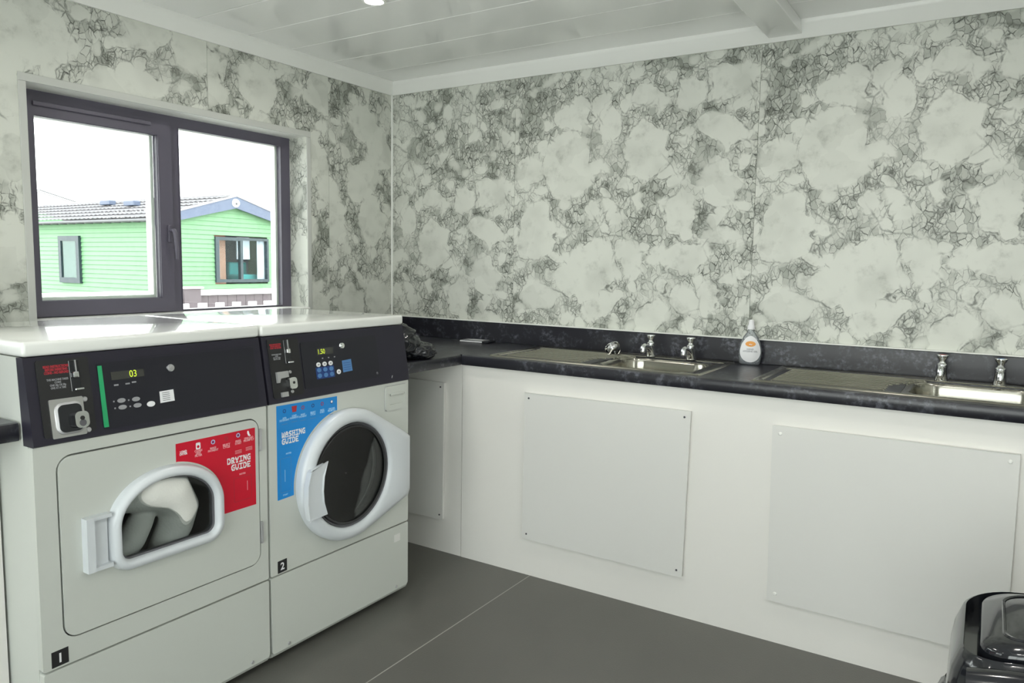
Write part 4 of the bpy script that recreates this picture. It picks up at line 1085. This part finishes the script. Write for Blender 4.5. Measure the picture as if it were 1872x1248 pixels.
fin('barrel_lock', lathe([(.001, .006), (.0055, .006), (.006, .004), (.0095, .004), (.0115, 0)], Q @ T(-1.3215, 1.037, .0015), 20), M['chrome'], ow, smooth=40)
fin('rivet', lathe([(.001, .003), (.003, .003), (.005, 0)], Q @ T(-1.16, .920, .0015), 12), M['gasket'], ow)
fin('scratch', tube([(-1.083, .893, .001), (-1.081, .897, .001), (-1.078, .902, .001)], .0012, 6, M=Q), M['silver'], ws)

# ------------------------------------------------------------------ black pedal bin, lower right
BXC, BYC = 3.075, -1.455
e = empty('litter_bin', (BXC, BYC, 0), 'glossy black plastic waste bin with a crowned lid at the lower right corner', 'bin')
PB_ = T(BXC, BYC, 0)
HX, HY = .232, .205
def rr3(ins, r_, z, crown=0):
    """rounded outline inset from the lid edge, crowned across its width"""
    return [(p_[0], p_[1], z + crown * (1 - (p_[0] / HX) ** 2) * (1 - .35 * (p_[1] / HY) ** 2)) for p_ in rrect(-HX + ins, -HY + ins, HX - ins, HY - ins, r_, 10)]
def dense(pts, n=4):
    o_ = []
    for i in range(len(pts)):
        a_, b_ = Vector(pts[i - 1]), Vector(pts[i])
        for k_ in range(n): o_.append(tuple(a_.lerp(b_, k_ / n)))
    return o_
def rr4(ins, r_, z, crown=0):
    return [(p_[0], p_[1], z + crown * (1 - (p_[0] / HX) ** 2) * (1 - .35 * (p_[1] / HY) ** 2)) for p_ in dense(rrect(-HX + ins, -HY + ins, HX - ins, HY - ins, r_, 8), 4)]
fin('bin_body', loft([rr4(.055, .06, 0), rr4(.050, .06, .01), rr4(.018, .08, .46), rr4(.012, .08, .475)], PB_, True, False), M['blackgloss'], e, smooth=40)
fin('liner', loft([rr4(.016, .08, .46), rr4(.004, .085, .40), rr4(.006, .085, .47), rr4(.010, .08, .482)], PB_, False, False), M['foil'], e, smooth=40)
CR = .055
fin('lid_rim', loft([rr4(.006, .09, .475), rr4(.0, .095, .482), rr4(-.002, .095, .52, CR * .3), rr4(.003, .095, .56, CR * .7), rr4(.016, .085, .592, CR), rr4(.022, .08, .594, CR), rr4(.024, .078, .560, CR)], PB_, False, True), M['blackgloss'], e, smooth=50)
fin('lid_flap', loft([rr4(.048, .06, .575, CR), rr4(.048, .06, .592, CR), rr4(.054, .055, .599, CR), rr4(.08, .04, .602, CR), rr4(.14, .03, .606, CR)], PB_, True, True), M['blackgloss'], e, smooth=50)
fin('flap_panel', loft([rr4(.085, .04, .6025, CR), rr4(.087, .04, .6055, CR), rr4(.091, .04, .6035, CR)], PB_), M['blackgloss'], e, smooth=True)
L = []
for i in range(13):
    x = -HX + .03 + (2 * HX - .06) * i / 12; c_ = CR * (1 - (x / HX) ** 2) * .65
    L.append([(x, -HY + a_, b_ + c_) for a_, b_ in ((.02, .500), (-.020, .505), (-.034, .525), (-.034, .560), (-.022, .582), (.004, .590), (.020, .585))])
fin('front_lip', loft(L, PB_, True, True), M['blackgloss'], e, smooth=50)
L = []
for i in range(9):
    t_ = i / 8
    L.append([(2.850 - .055 * t_ + .006 * math.sin(i * 2.2) + dx, -1.50 - .02 * math.sin(t_ * 3) + dy, .50 - .14 * t_ + dz) for dx, dy, dz in ((0, -.06 - .05 * t_, 0), (-.012, .0, .006 * math.sin(i * 1.7)), (.0, .06 + .05 * t_, 0), (.02, .0, -.01))])
fin('liner_fold', loft(L, None, True, True), M['foil'], e, smooth=60)
